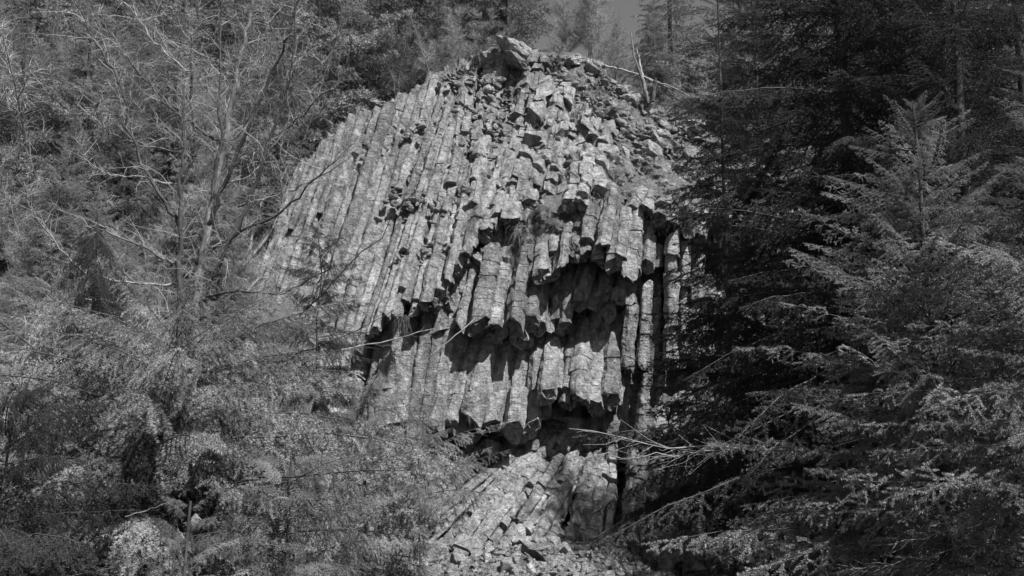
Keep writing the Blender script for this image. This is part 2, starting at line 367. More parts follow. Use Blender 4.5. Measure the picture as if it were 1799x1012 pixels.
# mossy wall, its rock colour darkened for the shade of the firs
tier(13, [(1130, 690, 43.0), (1460, 640, 42.8)], [(1095, 1010, 39.9), (1470, 1030, 39.2)], seg=(.5, 1.5), broken=.15, mat=M_rock_shade, rough=2.0)
# bottom fan
tier(11, [(880, 815, 42.9), (915, 790, 43.0), (960, 765, 43.1), (1010, 760, 43.1), (1050, 775, 43.1)],
     [(668, 972, 39.7), (712, 985, 39.5), (765, 982, 39.4), (820, 970, 39.4), (885, 958, 39.6), (945, 965, 39.7)], seg=(.2, .7), broken=.13, rows=2, jb=18, dj=.14, jit=1.6, wob=.35, tiltj=.15, alt=.4, rad=.66)
tier(6, [(1000, 800, 42.6), (1085, 800, 42.8)], [(925, 968, 39.9), (1000, 975, 39.8), (1078, 1000, 40.0)], seg=(.18, .6), broken=.15, rows=1, jb=16, dj=.12, jit=2, wob=.3, tiltj=.2, alt=.3)
tier(6, [(735, 745, 42.9), (875, 765, 43.2)], [(670, 925, 40.9), (770, 900, 41.0)], seg=(.25, .8), broken=.2, rows=1, jit=2.5, jb=15)
# rock mass behind the columns
OUT = [(470, 440), (520, 288), (600, 224), (640, 192), (700, 180), (770, 126), (830, 98), (880, 92), (1000, 88), (1062, 106), (1072, 140), (1140, 188), (1230, 230), (1345, 280), (1480, 330), (1480, 1040), (1050, 1045), (640, 1020), (700, 960), (610, 790), (500, 700), (420, 560)]
for q in [(950, 100, 47.6), (1000, 95, 47.8), (1060, 112, 47.4), (1000, 150, 47), (1070, 150, 46.8), (1130, 190, 46.4), (1180, 215, 46), (1060, 200, 46.0), (1120, 240, 45.2), (1180, 270, 44.9), (1230, 240, 45.6), (1340, 285, 45.2), (1130, 300, 44.5)]:
    CTRL.append(q)
CT = np.array(CTRL)
def cliffY(px, py, soft=10.0):
    d2 = (CT[:, 0] - px) ** 2 + (CT[:, 1] - py) ** 2 + soft ** 2; wt = d2 ** -2.0
    return float((wt * CT[:, 2]).sum() / wt.sum())
def in_poly(x, y, poly):
    c = False; j = len(poly) - 1
    for i in range(len(poly)):
        xi, yi = poly[i]; xj, yj = poly[j]
        if (yi > y) != (yj > y) and x < (xj - xi) * (y - yi) / (yj - yi) + xi: c = not c
        j = i
    return c
def poly_dist(x, y, poly):
    best = 1e9
    for i in range(len(poly)):
        ax, ay = poly[i - 1]; bx, by = poly[i]; dx, dy = bx - ax, by - ay
        t = max(0, min(1, ((x - ax) * dx + (y - ay) * dy) / (dx * dx + dy * dy))); best = min(best, math.hypot(x - ax - dx * t, y - ay - dy * t))
    return best
GRASSY = [(960, 330), (1040, 290), (1230, 280), (1345, 290), (1340, 380), (1220, 385), (1100, 355), (1062, 372), (1050, 430), (1000, 438), (950, 470), (925, 470), (920, 400)]
def core_sheet():
    st = 6; xs = list(range(400, 1490, st)); ys = list(range(80, 1051, st)); idx = {}; v = []; f = []
    for j, y in enumerate(ys):
        for i, x in enumerate(xs):
            ins = in_poly(x, y, OUT); d = poly_dist(x, y, OUT)
            if not ins: continue
            rubble = x > 930 and y < 330
            gr = in_poly(x, y, GRASSY)
            Y = cliffY(x, y) + (.12 if rubble else (-.3 if gr else (1.3 if y > 750 and 640 < x < 1110 else .8)))
            q = P(x, y, Y)
            h = noise.fractal(q * .9, 1, 2, 5) * (.55 if rubble else .3) + abs(noise.noise(q * 2.2)) * .35
            # stepped, blocky surface
            h = h + (math.floor(h * 5 + noise.noise(q * 3)) / 5 - h) * .6
            Y += -h * .8 + max(0, (14 - d)) * .09 * (1 if ins else 1)
            idx[i, j] = len(v); v.append(P(x + noise.noise(q * 5) * 2, y + noise.noise(q * 5 + Vector((9, 0, 0))) * 2, Y))
    for j in range(len(ys) - 1):
        for i in range(len(xs) - 1):
            ks = [(i, j), (i, j + 1), (i + 1, j + 1), (i + 1, j)]
            if all(k in idx for k in ks):
                a, b, c, d = (idx[k] for k in ks)
                f += [(a, b, c), (a, c, d)] if random.random() < .5 else [(a, b, d), (b, c, d)]
    o = obj('rock_mass', mesh_py('rock_mass', local(v), f, M_core), cliff)
core_sheet()

# ------------------------------------------------------------------ angular stones
def stone_mesh(name, seed, mat, flat=1.0):
    rnd = random.Random(seed); bm = bmesh.new()
    sx, sy, sz = rnd.uniform(.7, 1.15), rnd.uniform(.5, .9), rnd.uniform(.4, .75) * flat
    for _ in range(13):
        p = Vector((rnd.uniform(-1, 1), rnd.uniform(-1, 1), rnd.uniform(-1, 1)))
        m_ = max(abs(c) for c in p); p = p / m_ * rnd.uniform(.82, 1)
        bm.verts.new((p.x * sx * .5, p.y * sy * .5, p.z * sz * .5))
    r = bmesh.ops.convex_hull(bm, input=bm.verts)
    for g in list(r['geom_interior']) + list(r['geom_unused']):
        if isinstance(g, bmesh.types.BMVert) and g.is_valid: bm.verts.remove(g)
    bmesh.ops.dissolve_limit(bm, angle_limit=R(14), verts=bm.verts, edges=bm.edges)
    bmesh.ops.bevel(bm, geom=list(bm.edges), offset=.03, segments=1, affect='EDGES', clamp_overlap=True)
    bmesh.ops.triangulate(bm, faces=bm.faces)
    for v in bm.verts: v.co += v.co.normalized() * noise.noise(v.co * 5 + Vector((seed, 0, 0))) * .03
    me = bpy.data.meshes.new(name); bm.to_mesh(me); bm.free(); me.materials.append(mat); return me
STONES = [stone_mesh('stone', s, M_rubble) for s in range(10)]
def rough_boulder(name, seed, mat, sx, sy, sz, sub=5, ncut=16, lo=.27, hi=.40):
    bm = bmesh.new(); bmesh.ops.create_icosphere(bm, subdivisions=sub, radius=.5); rnd = random.Random(seed); cuts = []
    for _ in range(ncut):
        d = Vector((rnd.gauss(0, 1), rnd.gauss(0, 1), rnd.gauss(0, 1))).normalized(); cuts.append((d, rnd.uniform(lo, hi)))
    for v in bm.verts:
        for d, h in cuts:
            e = v.co.dot(d) - h
            if e > 0: v.co -= d * e
        v.co += v.co.normalized() * (noise.fractal(v.co * 6 + Vector((seed, 0, 0)), 1, 2, 4) * .045 + noise.noise(v.co * 22) * .012)
        v.co = Vector((v.co.x * sx, v.co.y * sy, v.co.z * sz))
    me = bpy.data.meshes.new(name); bm.to_mesh(me); bm.free(); me.materials.append(mat); return me
CHUNKS = [rough_boulder('rock_block', 100 + k, M_rock, random.uniform(1.2, 1.7), random.uniform(.9, 1.3), random.uniform(.75, 1.1), 3, 14, .24, .42) for k in range(8)]
def rrot(): return (random.uniform(0, 6.3), random.uniform(0, 6.3), random.uniform(0, 6.3))

# loose blocks wedged on the upper right shoulder of the cliff
def block(px, py, size, rot=None, dy=0.0, Y=None, sc=None):
    q = P(px, py, (Y if Y is not None else cliffY(px, py)) + dy) - cliff.location
    s = size * mpp(45)
    o = obj('rock_block', random.choice(CHUNKS), cliff, q, rot or rrot(), sc or (s * random.uniform(.8, 1.5), s * random.uniform(.7, 1.1), s * random.uniform(.7, 1.2)))
    return o
reg = [(930, 92), (1062, 108), (1075, 145), (1235, 232), (1200, 300), (1110, 290), (1040, 300), (960, 260), (900, 130)]
cnt = 0
while cnt < 160:
    x, y = random.uniform(870, 1240), random.uniform(88, 320)
    if not in_poly(x, y, reg): continue
    s = random.choice((12, 14, 18, 22, 28, 36)) * random.uniform(.8, 1.2)
    # slabs tilt the same way as the fan
    block(x, y, s, (random.gauss(-.5, .4), random.gauss(.35, .35), random.gauss(0, .6)), dy=random.uniform(.05, .38)); cnt += 1
for (x0, y0, x1, y1, k, s0, s1) in [(770, 140, 880, 330, 34, 10, 26), (800, 330, 890, 470, 30, 12, 30), (880, 330, 960, 400, 16, 12, 26), (690, 340, 800, 385, 14, 8, 16), (760, 500, 830, 560, 10, 14, 30), (980, 240, 1060, 330, 14, 10, 20)]:
    for _ in range(k): block(random.uniform(x0, x1), random.uniform(y0, y1), random.uniform(s0, s1), (random.gauss(-.4, .6), random.gauss(.35, .5), random.gauss(0, .8)), dy=random.uniform(-.25, .1))

def scatter_fragments():
    """small broken fragments lodged in the broken zones, too many to pick apart"""
    zones = [((930, 92), (1062, 108), (1075, 145), (1235, 232), (1210, 300), (1110, 290), (1040, 310), (960, 330), (900, 390), (840, 410), (800, 340), (780, 200), (775, 135), (830, 103)),]
    dens = 2600; base = [np.array([v.co[:] for v in m.vertices]) for m in STONES]; tri = [np.array([p.vertices[:] for p in m.polygons]) for m in STONES]
    V = []; T = []; off = 0; c = 0
    areas = [(770, 90, 1240, 400, zones[0], 1900), (690, 300, 900, 480, None, 260), (740, 420, 840, 560, None, 120), (700, 780, 1080, 970, ((870, 800), (1000, 790), (1075, 990), (700, 975)), 150), (600, 180, 780, 420, None, 120), (1090, 290, 1345, 420, None, 260), (820, 400, 960, 480, None, 120)]
    for (x0, y0, x1, y1, pg, n) in areas:
        k = 0
        while k < n:
            x, y = random.uniform(x0, x1), random.uniform(y0, y1)
            if pg is not None and not in_poly(x, y, pg): k += .3; continue
            k += 1
            i = random.randrange(len(base)); s_ = random.choice((4, 5, 6, 8, 11)) * mpp(44) * random.uniform(.7, 1.5)
            M = Matrix.Rotation(random.gauss(0, .7), 3, 'Z') @ Matrix.Rotation(random.gauss(.35, .5), 3, 'Y') @ Matrix.Rotation(random.gauss(-.4, .6), 3, 'X')
            q = P(x, y, cliffY(x, y) + random.uniform(-.16, .16)) - cliff.location
            V.append((base[i] * np.array((1.3, 1, 1)) * s_ * 1.3) @ np.array(M.transposed()) + np.array(q)); T.append(tri[i] + off); off += len(base[i])
    o = obj('rock_fragments', mesh_tri('rock_fragments', np.concatenate(V), np.concatenate(T), [M_rubble]), cliff); o['kind'] = 'stuff'
scatter_fragments()

# ================================================================== vegetation
def norm(a): return a / np.maximum(1e-9, np.linalg.norm(a, axis=-1, keepdims=True))
class Plant:
    """collects tapering stems (tubes) and needles / leaves / fine twigs (thin triangles)"""
    def __init__(s, seed): s.r = np.random.RandomState(seed); s.V = []; s.T = []; s.M = []; s.n = 0
    def add(s, V, T, m): s.V.append(V); s.T.append(T + s.n); s.M.append(np.full(len(T), m)); s.n += len(V)
    def tube(s, pts, r0, r1, m=1, k=3):
        pts = np.asarray(pts, float); n = len(pts)
        if n < 2: return
        d = norm(np.gradient(pts, axis=0)); ref = np.array([0.31, .2, .93]); u = norm(np.cross(d, ref)); w_ = np.cross(d, u)
        rad = np.linspace(r0, r1, n)[:, None]; V = []
        for q in range(k):
            a = math.tau * q / k; V.append(pts + (u * math.cos(a) + w_ * math.sin(a)) * rad)
        V = np.stack(V, 1).reshape(-1, 3); T = []
        for i in range(n - 1):
            for q in range(k):
                a, b = i * k + q, i * k + (q + 1) % k
                T += [(a, b, b + k), (a, b + k, a + k)]
        s.add(V, np.array(T), m)
    def needles(s, A, B, per_m, ln, wd, m=0, fwd=.55, up=.0, flat=.0):
        """needles all round the twigs that run from A[i] to B[i]"""
        A = np.asarray(A, float); B = np.asarray(B, float); L = np.linalg.norm(B - A, axis=1)
        cnt = np.maximum(2, (L * per_m).astype(int)); idx = np.repeat(np.arange(len(A)), cnt); N = len(idx)
        t = s.r.rand(N)[:, None]; D = norm(B - A)[idx]; P0 = A[idx] + (B - A)[idx] * t
        rnd = s.r.normal(size=(N, 3)); rnd[:, 2] *= (1 - flat); rnd[:, 2] += up
        rad = norm(rnd - D * (rnd * D).sum(1, keepdims=True)); dr = norm(D * fwd + rad)
        l_ = ln * (s.r.uniform(.7, 1.1, N) * (1 - .35 * t[:, 0] ** 4))[:, None]
        sd = norm(np.cross(dr, s.r.normal(size=(N, 3)))) * wd * .5
        V = np.stack([P0 - sd, P0 + sd, P0 + dr * l_ + sd * .3], 1).reshape(-1, 3)
        s.add(V, np.arange(N * 3).reshape(-1, 3), m)
    def hairs(s, P0, D, ln, wd, curl=.5, m=0, segs=3, grav=0.0):
        """fine bent twigs or grass blades as narrow ribbons"""
        N = len(P0); P0 = np.asarray(P0, float); D = norm(np.asarray(D, float)); c = s.r.normal(size=(N, 3)) * curl
        sd = norm(np.cross(D, s.r.normal(size=(N, 3)))) * (wd * .5)
        if np.isscalar(ln): ln = np.full(N, ln)
        step = (ln / segs)[:, None]; p = P0.copy(); d = D.copy(); rows = []
        for i in range(segs + 1):
            f = 1 - i / segs * .8; rows.append(np.stack([p - sd * f, p + sd * f], 1)); d = norm(d + c / segs + np.array([0, 0, -grav / segs])); p = p + d * step
        V = np.stack(rows, 1); K = (segs + 1) * 2; V = V.reshape(-1, 3); base = (np.arange(N) * K)[:, None]; T = []
        for i in range(segs):
            a = 2 * i; T.append(base + np.array([a, a + 1, a + 3])); T.append(base + np.array([a, a + 3, a + 2]))
        s.add(V, np.concatenate(T), m)
    def mesh(s, name, mats):
        return mesh_tri(name, np.concatenate(s.V), np.concatenate(s.T), mats, np.concatenate(s.M))
    def mesh_only(s, name, mats, m):
        """the sub-mesh of one material index"""
        V = []; T = []; n = 0
        for v, t, mm, o in zip(s.V, s.T, s.M, np.cumsum([0] + [len(v) for v in s.V[:-1]])):
            if mm[0] == m: V.append(v); T.append(t - o + n); n += len(v)
        return mesh_tri(name, np.concatenate(V), np.concatenate(T), mats)

def bough_mesh(name, seed, L, sec_gap, sec_len, ter_gap, ter_len, per_m, nl, nw, mats, droop=.12, hang=.0, spread=58, dead=0.0, tr=.012, rise=.0, bare=.12):
    """conifer bough along +X: main axis, side branches in a flattened plane, side twigs, needles"""
    p = Plant(seed); r = p.r; A = []; B = []
    t = np.linspace(0, 1, 9); ax = np.stack([t * L, .04 * L * np.sin(t * 3 + r.rand() * 6), rise * L * t - droop * L * t ** 2 + r.normal(0, .01, 9)], 1)
    p.tube(ax, tr, .003, 1, 4)
    def main(u): return np.array([np.interp(u, t, ax[:, k]) for k in range(3)])
    n = int(L * (1 - bare) / sec_gap)
    for i in range(n):
        u = bare + (1 - bare) * (i + r.rand() * .6) / n; b0 = main(u)
        for sgn in (-1, 1):
            if r.rand() < .08: continue
            sl = sec_len * (min(1, (1 - u) * 1.45 + .13)) * min(1, .45 + u * 2.2) * r.uniform(.7, 1.12)
            a = R(spread + r.normal(0, 7)) * sgn; hg = hang * r.uniform(.6, 1.3)
            d0 = np.array([math.cos(a), math.sin(a), r.normal(.03, .22) - hg * .4]); d0 /= np.linalg.norm(d0)
            k = 4; q = [b0]; d = d0.copy()
            for _ in range(k):
                d = d + np.array([.05, 0, -.10 - hg * .35]); d /= np.linalg.norm(d); q.append(q[-1] + d * sl / k)
            q = np.array(q); p.tube(q, tr * .35, .0015, 1, 3)
            if r.rand() < dead: continue
            for e, f in zip(q[:-1], q[1:]): A.append(e); B.append(f)
            m = max(1, int(sl / ter_gap))
            for j in range(m):
                w0 = (j + .6) / m; c0 = np.array([np.interp(w0 * k, range(k + 1), q[:, x]) for x in range(3)])
                for s2 in (-1, 1):
                    tl = ter_len * (1 - w0 * .65) * r.uniform(.6, 1.15); a2 = a + R(48) * s2
                    dd = np.array([math.cos(a2), math.sin(a2), r.normal(-.02, .34) - hang * r.uniform(.8, 2.2)]); dd /= np.linalg.norm(dd)
                    A.append(c0); B.append(c0 + dd * tl)
    A.append(main(.92)); B.append(main(1.0) + np.array([.03, 0, 0]))
    p.needles(A, B, per_m, nl, nw, 0, up=.15)
    return p.mesh(name, mats)

# near boughs (needle by needle), middle distance and hanging forms
NM = [M_needle, M_twig_dark]; NMD = [M_needle_dark, M_twig_dark]
NEAR = [bough_mesh('bough', 11 + k, 2.3 + .2 * k, .165, .62, .105, .20, 800, .028, .0055, NM, droop=.10 + .05 * k, rise=.06, hang=.12 + .12 * k) for k in range(4)]
MID = [bough_mesh('bough', 31 + k, 2.6, .15, .75, .13, .26, 250, .045, .0095, NM, droop=.14, hang=.25, rise=.06) for k in range(3)]
HANG = [bough_mesh('bough', 51 + k, 2.3, .15, .55, .11, .27, 580, .034, .0048, NM, droop=.2 + .05 * k, hang=.95, rise=.10) for k in range(3)]
FARB = [bough_mesh('bough', 71 + k, 3.0, .25, 1.15, .25, .42, 58, .125, .025, [M_needle_far, M_twig_dark], droop=.12, hang=.25, rise=.10) for k in range(3)]

def trunk_mesh(pts, r0, r1, mat, k=10, name='trunk'):
    p = Plant(5); pts = np.array(pts, float); p.tube(pts, r0, r1, 0, k)
    me = p.mesh(name, [mat]); me.polygons.foreach_set('use_smooth', [True] * len(me.polygons)); return me
def set_bough(o, base, az, pitch, roll, sc):
    o.location = base; o.rotation_mode = 'XYZ'
    M = Matrix.Rotation(az, 4, 'Z') @ Matrix.Rotation(-pitch, 4, 'Y') @ Matrix.Rotation(roll, 4, 'X')
    o.rotation_euler = M.to_euler(); o.scale = (sc, sc, sc)
def conifer(name, loc, H, label, meshes, nb, Lmax, z0=.1, lean=(0, 0), r0=None, group=None, mat=None, pitch0=-5, pitch1=35, prof=.85, seed=0, keep=None, baselen=2.5, cat='fir tree', minl=.05):
    """trunk with boughs as parts; boughs can be limited by keep(world point of the bough's middle)"""
    rnd = random.Random(seed); root = empty(name, loc, 0, label, cat, group); r0 = r0 or H * .011
    n = 9; tp = [(lean[0] * (i / n) ** 1.2 * H + rnd.gauss(0, .02), lean[1] * (i / n) * H, H * i / n) for i in range(n + 1)]
    obj('trunk', trunk_mesh(tp, r0, .01, mat or M_bark), root)
    def at(z):
        f = z / H * n; i = min(n - 1, int(f)); t = f - i
        return Vector([tp[i][k] * (1 - t) + tp[i + 1][k] * t for k in range(3)])
    az = rnd.uniform(0, 6)
    for i in range(nb):
        f = z0 + (1 - z0) * ((i + rnd.random() * .8) / nb) ** .85; f = min(.995, f)
        az += 2.4 + rnd.gauss(0, .35)
        ln = Lmax * min(1.0, (1 - f) ** prof * 1.15 + minl) * rnd.uniform(.65, 1.1)
        if f < z0 + .08: ln *= .8
        b = at(f * H); pt = R(pitch0 + (pitch1 - pitch0) * f ** 1.5 + rnd.gauss(0, 7))
        midp = Vector(loc) + b + Vector((math.cos(az), math.sin(az), math.tan(pt) * .5)) * ln * .6
        if keep and not keep(midp): continue
        o = bpy.data.objects.new('bough', rnd.choice(meshes)); link(o, root)
        set_bough(o, b, az, pt, rnd.gauss(0, .45), ln / baselen)
    return root

# ------------------------------------------------------------------ forest behind (each tree a thing; trunk and crown)
def far_conifer_meshes(seed, H=14, nb=95, Lmax=3.2):
    rnd = random.Random(seed); src = []
    for me in FARB:
        n = len(me.vertices); co = np.empty(n * 3, np.float32); me.vertices.foreach_get('co', co)
        T = np.array([p.vertices[:] for p in me.polygons]); mi = np.empty(len(T), np.int32); me.polygons.foreach_get('material_index', mi); src.append((co.reshape(-1, 3), T, mi))
    V = []; TT = []; MI = []; off = 0; az = 0
    for i in range(nb):
        f = .03 + .97 * (i + rnd.random()) / nb; az += 2.4 + rnd.gauss(0, .4); ln = Lmax * ((1 - f) ** .8 * 1.1 + .06) * rnd.uniform(.55, 1.15)
        M = Matrix.Rotation(az, 3, 'Z') @ Matrix.Rotation(-R(-4 + 40 * f ** 1.5 + rnd.gauss(0, 9)), 3, 'Y') @ Matrix.Rotation(rnd.gauss(0, .3), 3, 'X')
        co, T, mi = src[rnd.randrange(3)]; V.append((co * (ln / 3.0)) @ np.array(M.transposed()) + np.array((0, 0, f * H))); TT.append(T + off); MI.append(mi); off += len(co)
    crown = mesh_tri('crown', np.concatenate(V), np.concatenate(TT), [M_needle_far, M_twig_dark], np.concatenate(MI))
    trunk = trunk_mesh([(0, 0, H * t) for t in np.linspace(0, 1, 6)], .2, .02, M_bark)
    return crown, trunk
FAR = [far_conifer_meshes(3, 14, 120, 3.9), far_conifer_meshes(4, 14, 110, 3.1)]

def bare_tree_mesh(seed, H=11, stems=1, twig=1.0, spread=.5, droopy=.3, wd=.012, nl=1500):
    """leafless tree: stem, limbs, and long fine twigs"""
    p = Plant(seed); r = p.r; P0 = []; D = []
    def limb(b, d, L, rad, depth):
        k = 5; q = [np.array(b)]; d = np.array(d, float)
        for _ in range(k):
            d = d + r.normal(0, .11, 3) + np.array([0, 0, .06 if depth else .1]); d /= np.linalg.norm(d); q.append(q[-1] + d * L / k)
        q = np.array(q); p.tube(q, rad, rad * .25, 1, 5 if depth == 0 else 3)
        if depth < 2:
            nn = (int(L * 2.4) if depth == 0 else 5)
            for i in range(nn):
                u = (.22 if depth == 0 else .15) + .78 * (i + r.rand()) / nn; c = np.array([np.interp(u * k, range(k + 1), q[:, x]) for x in range(3)])
                a = r.rand() * 6.28; o = np.array([math.cos(a), math.sin(a), .35 + spread * .6 * r.rand()])
                limb(c, d * .25 + o, (H * .27 * (1 - u * .72) if depth == 0 else L * .5) * r.uniform(.6, 1.2), rad * (.3 if depth == 0 else .5), depth + 1)
        if depth >= 1:
            m = int(nl * L / (H * 18))
            for i in range(m):
                u = r.rand(); c = np.array([np.interp(u * k, range(k + 1), q[:, x]) for x in range(3)]); P0.append(c); D.append(d * .8 + r.normal(0, .55, 3) + np.array([0, 0, .15]))
    for s_ in range(stems):
        limb((r.normal(0, .15), r.normal(0, .15), 0), (r.normal(0, .12 * stems), r.normal(0, .1 * stems), 1), H, .06, 0)
    P0 = np.array(P0); D = np.array(D)
    p.hairs(P0, D, r.uniform(.25, .8, len(P0)) * twig, wd, .8, 0, 3, droopy)
    return p.mesh_only('twigs', [M_twig], 0), p.mesh_only('stem', [M_bark_pale], 1)
BARE = [bare_tree_mesh(21, 10, 1, 1.2, .5, .5, .013, 9000), bare_tree_mesh(22, 8, 3, 1.1, .6, .5, .012, 5000), bare_tree_mesh(23, 6, 4, .9, .7, .3, .011, 3600)]
print('TRIS', [len(m.polygons) for m in NEAR + MID + HANG + FARB], [len(a.polygons) for a, b in FAR + BARE])

def bare_tree(x, Y, H, variant, label, group=None, z=None, rz=None):
    tw, st = BARE[variant]; base = (10, 8, 6)[variant]
    root = empty('bare_tree', (x, Y, (terr(x, Y) if z is None else z) - .15), random.uniform(0, 6.28) if rz is None else rz, label, 'bare tree', group)
    s_ = H / base; obj('stem', st, root, scale=s_); obj('twigs', tw, root, scale=s_)['kind'] = 'stuff'; return root
def far_conifer(x, Y, H, variant, label, group=None):
    cr, tr = FAR[variant]; root = empty('fir_tree', (x, Y, terr(x, Y) - .2), random.uniform(0, 6.28), label, 'fir tree', group)
    s_ = H / 14; obj('trunk', tr, root, scale=s_); obj('crown', cr, root, scale=(s_ * random.uniform(.9, 1.2),) * 2 + (s_,)); return root

def gx(px, Y): return (px - 899.5) / 1799 * .9 * Y / (_ct - 0) * 1.0
# trees along the crest behind the rock: (px, depth, height, variant, label)
crest = [(600, 52, 16, 0, 'fir rising behind the left shoulder of the cliff'), (720, 54, 15, 0, 'dark dense fir behind the crest, left of the summit boulder'),
         (850, 56, 14, 1, 'fir directly behind the summit boulder'), (893, 53, 12, 1, 'broad fir just right of the summit boulder, its right side against the sky'),
         (540, 55, 17, 1, 'narrow fir above the left end of the cliff'), (640, 60, 17, 1, 'tall fir standing back between the two firs left of the summit'), (790, 62, 13, 1, 'slim fir behind the brushwood left of the summit boulder'),
         (1190, 53, 12.5, 1, 'fir on the right of the sky gap, behind the dead snag'), (1160, 51, 7, 0, 'rounded fir on the right shoulder below the second patch of sky'), (1320, 50, 13, 1, 'fir on the right shoulder half hidden by the big dark fir'), (1420, 56, 18, 0, 'tall fir behind the big dark fir on the right slope')]
for px, Y, H, v, lb in crest: far_conifer(gx(px, Y), Y, H, v, lb)
for px, Y, H, v, lb in [(760, 50, 4.2, 2, 'brushy leafless shrub on the crest left of the summit boulder'), (800, 50.5, 4.0, 1, 'pale brushwood on the crest close left of the summit boulder'), (835, 51, 3.5, 2, 'small leafless shrub behind the summit boulder'),
                        (985, 52, 3.2, 2, 'low leafless shrub on the crest right of the summit boulder'), (1040, 53, 6.0, 1, 'thin pale leafless saplings standing in the gap of sky'), (1065, 52, 5.5, 0, 'tallest leafless sapling in the gap of sky'), (1090, 51, 4.5, 1, 'leafless sapling below the sky gap beside the fallen pole'),
                        (1160, 48.5, 3.0, 2, 'leafless shrub behind the broken snag'), (1010, 54, 5, 0, 'leafless sapling at the left edge of the sky gap'), (700, 51, 4.5, 1, 'leafless bush on the edge above the long left columns')]:
    bare_tree(gx(px, Y), Y, H, v, lb)
# wooded slope on the left
rs = random.Random(5); k = 0
for q in range(9): far_conifer(gx(20 + q * 62, 66), 66 + rs.uniform(-3, 3), rs.uniform(19, 23), q % 2, 'tall fir at the back of the wood in the upper left corner', 'tall firs at the back of the upper left wood')
GL = 'leafless larches crowded on the wooded slope left of the cliff'; GF = 'firs crowded on the wooded slope left of the cliff'
spots = []
while len(spots) < 150:
    px = rs.uniform(-120, 540); Y = rs.uniform(43, 72); x = gx(px, Y)
    if px > 430 and Y < 47: continue
    if any((x - a) ** 2 + (Y - b) ** 2 < 1.35 ** 2 for a, b, _ in spots): continue
    spots.append((x, Y, px))
for x, Y, px in spots:
    fir = rs.random() < (.62 if px < 250 or Y > 58 else .3)
    if fir: far_conifer(x, Y, rs.uniform(8, 13) if px < 300 else rs.uniform(6, 10), rs.randrange(2), 'mid grey fir standing in the crowded wood left of the cliff', GF)
    else: bare_tree(x, Y, rs.uniform(5, 10), rs.randrange(3), 'leafless pale twigged larch in the crowded wood left of the cliff', GL)
for q in range(64):
    px = rs.uniform(-140, 470); Y = rs.uniform(34.5, 43.5); x = gx(px, Y)
    if rs.random() < .62: far_conifer(x, Y, rs.uniform(4, 8), rs.randrange(2), 'small fir in the thicket on the lower left slope', 'small firs in the lower left thicket')
    else: bare_tree(x, Y, rs.uniform(3, 5.5), rs.randrange(3), 'leafless pale twigged larch in the crowded wood left of the cliff', GL)
for px, Y, H in [(1380, 47, 13), (1460, 45, 15), (1560, 48, 16), (1650, 46, 17), (1760, 49, 18), (1850, 46, 18), (1500, 55, 19), (1700, 57, 20)]:
    far_conifer(gx(px, Y), Y, H, 0, 'fir in the deep shade behind the big firs on the right', 'firs on the slope behind the big right-hand firs')

# ------------------------------------------------------------------ big firs on the right
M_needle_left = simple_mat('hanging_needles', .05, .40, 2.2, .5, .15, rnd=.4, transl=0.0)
def as_mat(me, m):
    c = me.copy(); c.materials[0] = m; return c
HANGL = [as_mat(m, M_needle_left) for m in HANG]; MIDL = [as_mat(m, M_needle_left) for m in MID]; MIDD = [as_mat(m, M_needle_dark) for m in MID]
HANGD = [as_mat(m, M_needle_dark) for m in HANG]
def to_px(q):
    d = q - CAM; f = d.y * _ct + d.z * _st; u = -d.y * _st + d.z * _ct
    if f < .3: return (-1, -1)
    return (899.5 + d.x / f / .9 * 1799, 506 - u / f / .9 * 1799)
EDGE = [(-200, 1170), (0, 1175), (60, 1250), (130, 1255), (180, 1180), (260, 1150), (340, 1140), (400, 1210), (520, 1190), (590, 1090), (660, 1110), (700, 1200), (790, 1150), (860, 1145), (920, 1270), (1012, 1250), (1300, 1250)]
def right_of_edge(slack=0):
    def f(q):
        x, y = to_px(q)
        return x > float(np.interp(y, [e[0] for e in EDGE], [e[1] for e in EDGE])) + slack and x < 2100 and y > -260 and y < 1250
    return f
def gz(px, Y): return (gx(px, Y), Y, terr(gx(px, Y), Y) - .1)
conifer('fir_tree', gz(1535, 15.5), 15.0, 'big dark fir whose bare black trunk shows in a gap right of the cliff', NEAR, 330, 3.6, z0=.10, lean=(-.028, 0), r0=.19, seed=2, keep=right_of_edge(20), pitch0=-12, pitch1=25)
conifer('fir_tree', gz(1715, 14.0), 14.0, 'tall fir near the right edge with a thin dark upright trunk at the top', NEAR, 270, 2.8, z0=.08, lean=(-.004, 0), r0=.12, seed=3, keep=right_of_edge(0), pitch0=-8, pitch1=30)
M_needle_lit = simple_mat('lit_fir_needles', .06, .38, 2.2, .45, .3, rnd=.3, transl=0.0)  # brighter fir needles: sunlight on the sprays put into the colour
NEAR_LIT = [as_mat(m, M_needle_lit) for m in NEAR]
yf = conifer('fir_tree', gz(1630, 10.5), 6.9, 'young sunlit fir in front of the big dark one, its pointed top on the right', NEAR_LIT, 240, 2.55, z0=.02, r0=.07, seed=4, keep=right_of_edge(40), pitch0=-4, pitch1=45, prof=.7)
conifer('fir_tree', gz(1880, 9.0), 7.0, 'fir leaning in from the right border with dead twigs below', NEAR_LIT, 190, 2.4, z0=.1, r0=.09, seed=5, keep=right_of_edge(0), pitch0=-6, pitch1=35)
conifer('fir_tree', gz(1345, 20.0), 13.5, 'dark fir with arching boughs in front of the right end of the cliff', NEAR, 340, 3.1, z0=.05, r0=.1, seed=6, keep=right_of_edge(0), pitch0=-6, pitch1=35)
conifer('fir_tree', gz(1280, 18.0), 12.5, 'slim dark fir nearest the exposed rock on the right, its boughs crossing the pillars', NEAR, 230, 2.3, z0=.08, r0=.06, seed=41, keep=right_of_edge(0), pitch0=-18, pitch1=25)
conifer('fir_tree', gz(1545, 31.5), 24, 'very tall fir standing close to the cliff behind the big dark fir', MIDD, 300, 3.9, z0=.05, r0=.28, seed=7, keep=right_of_edge(10), mat=M_bark)
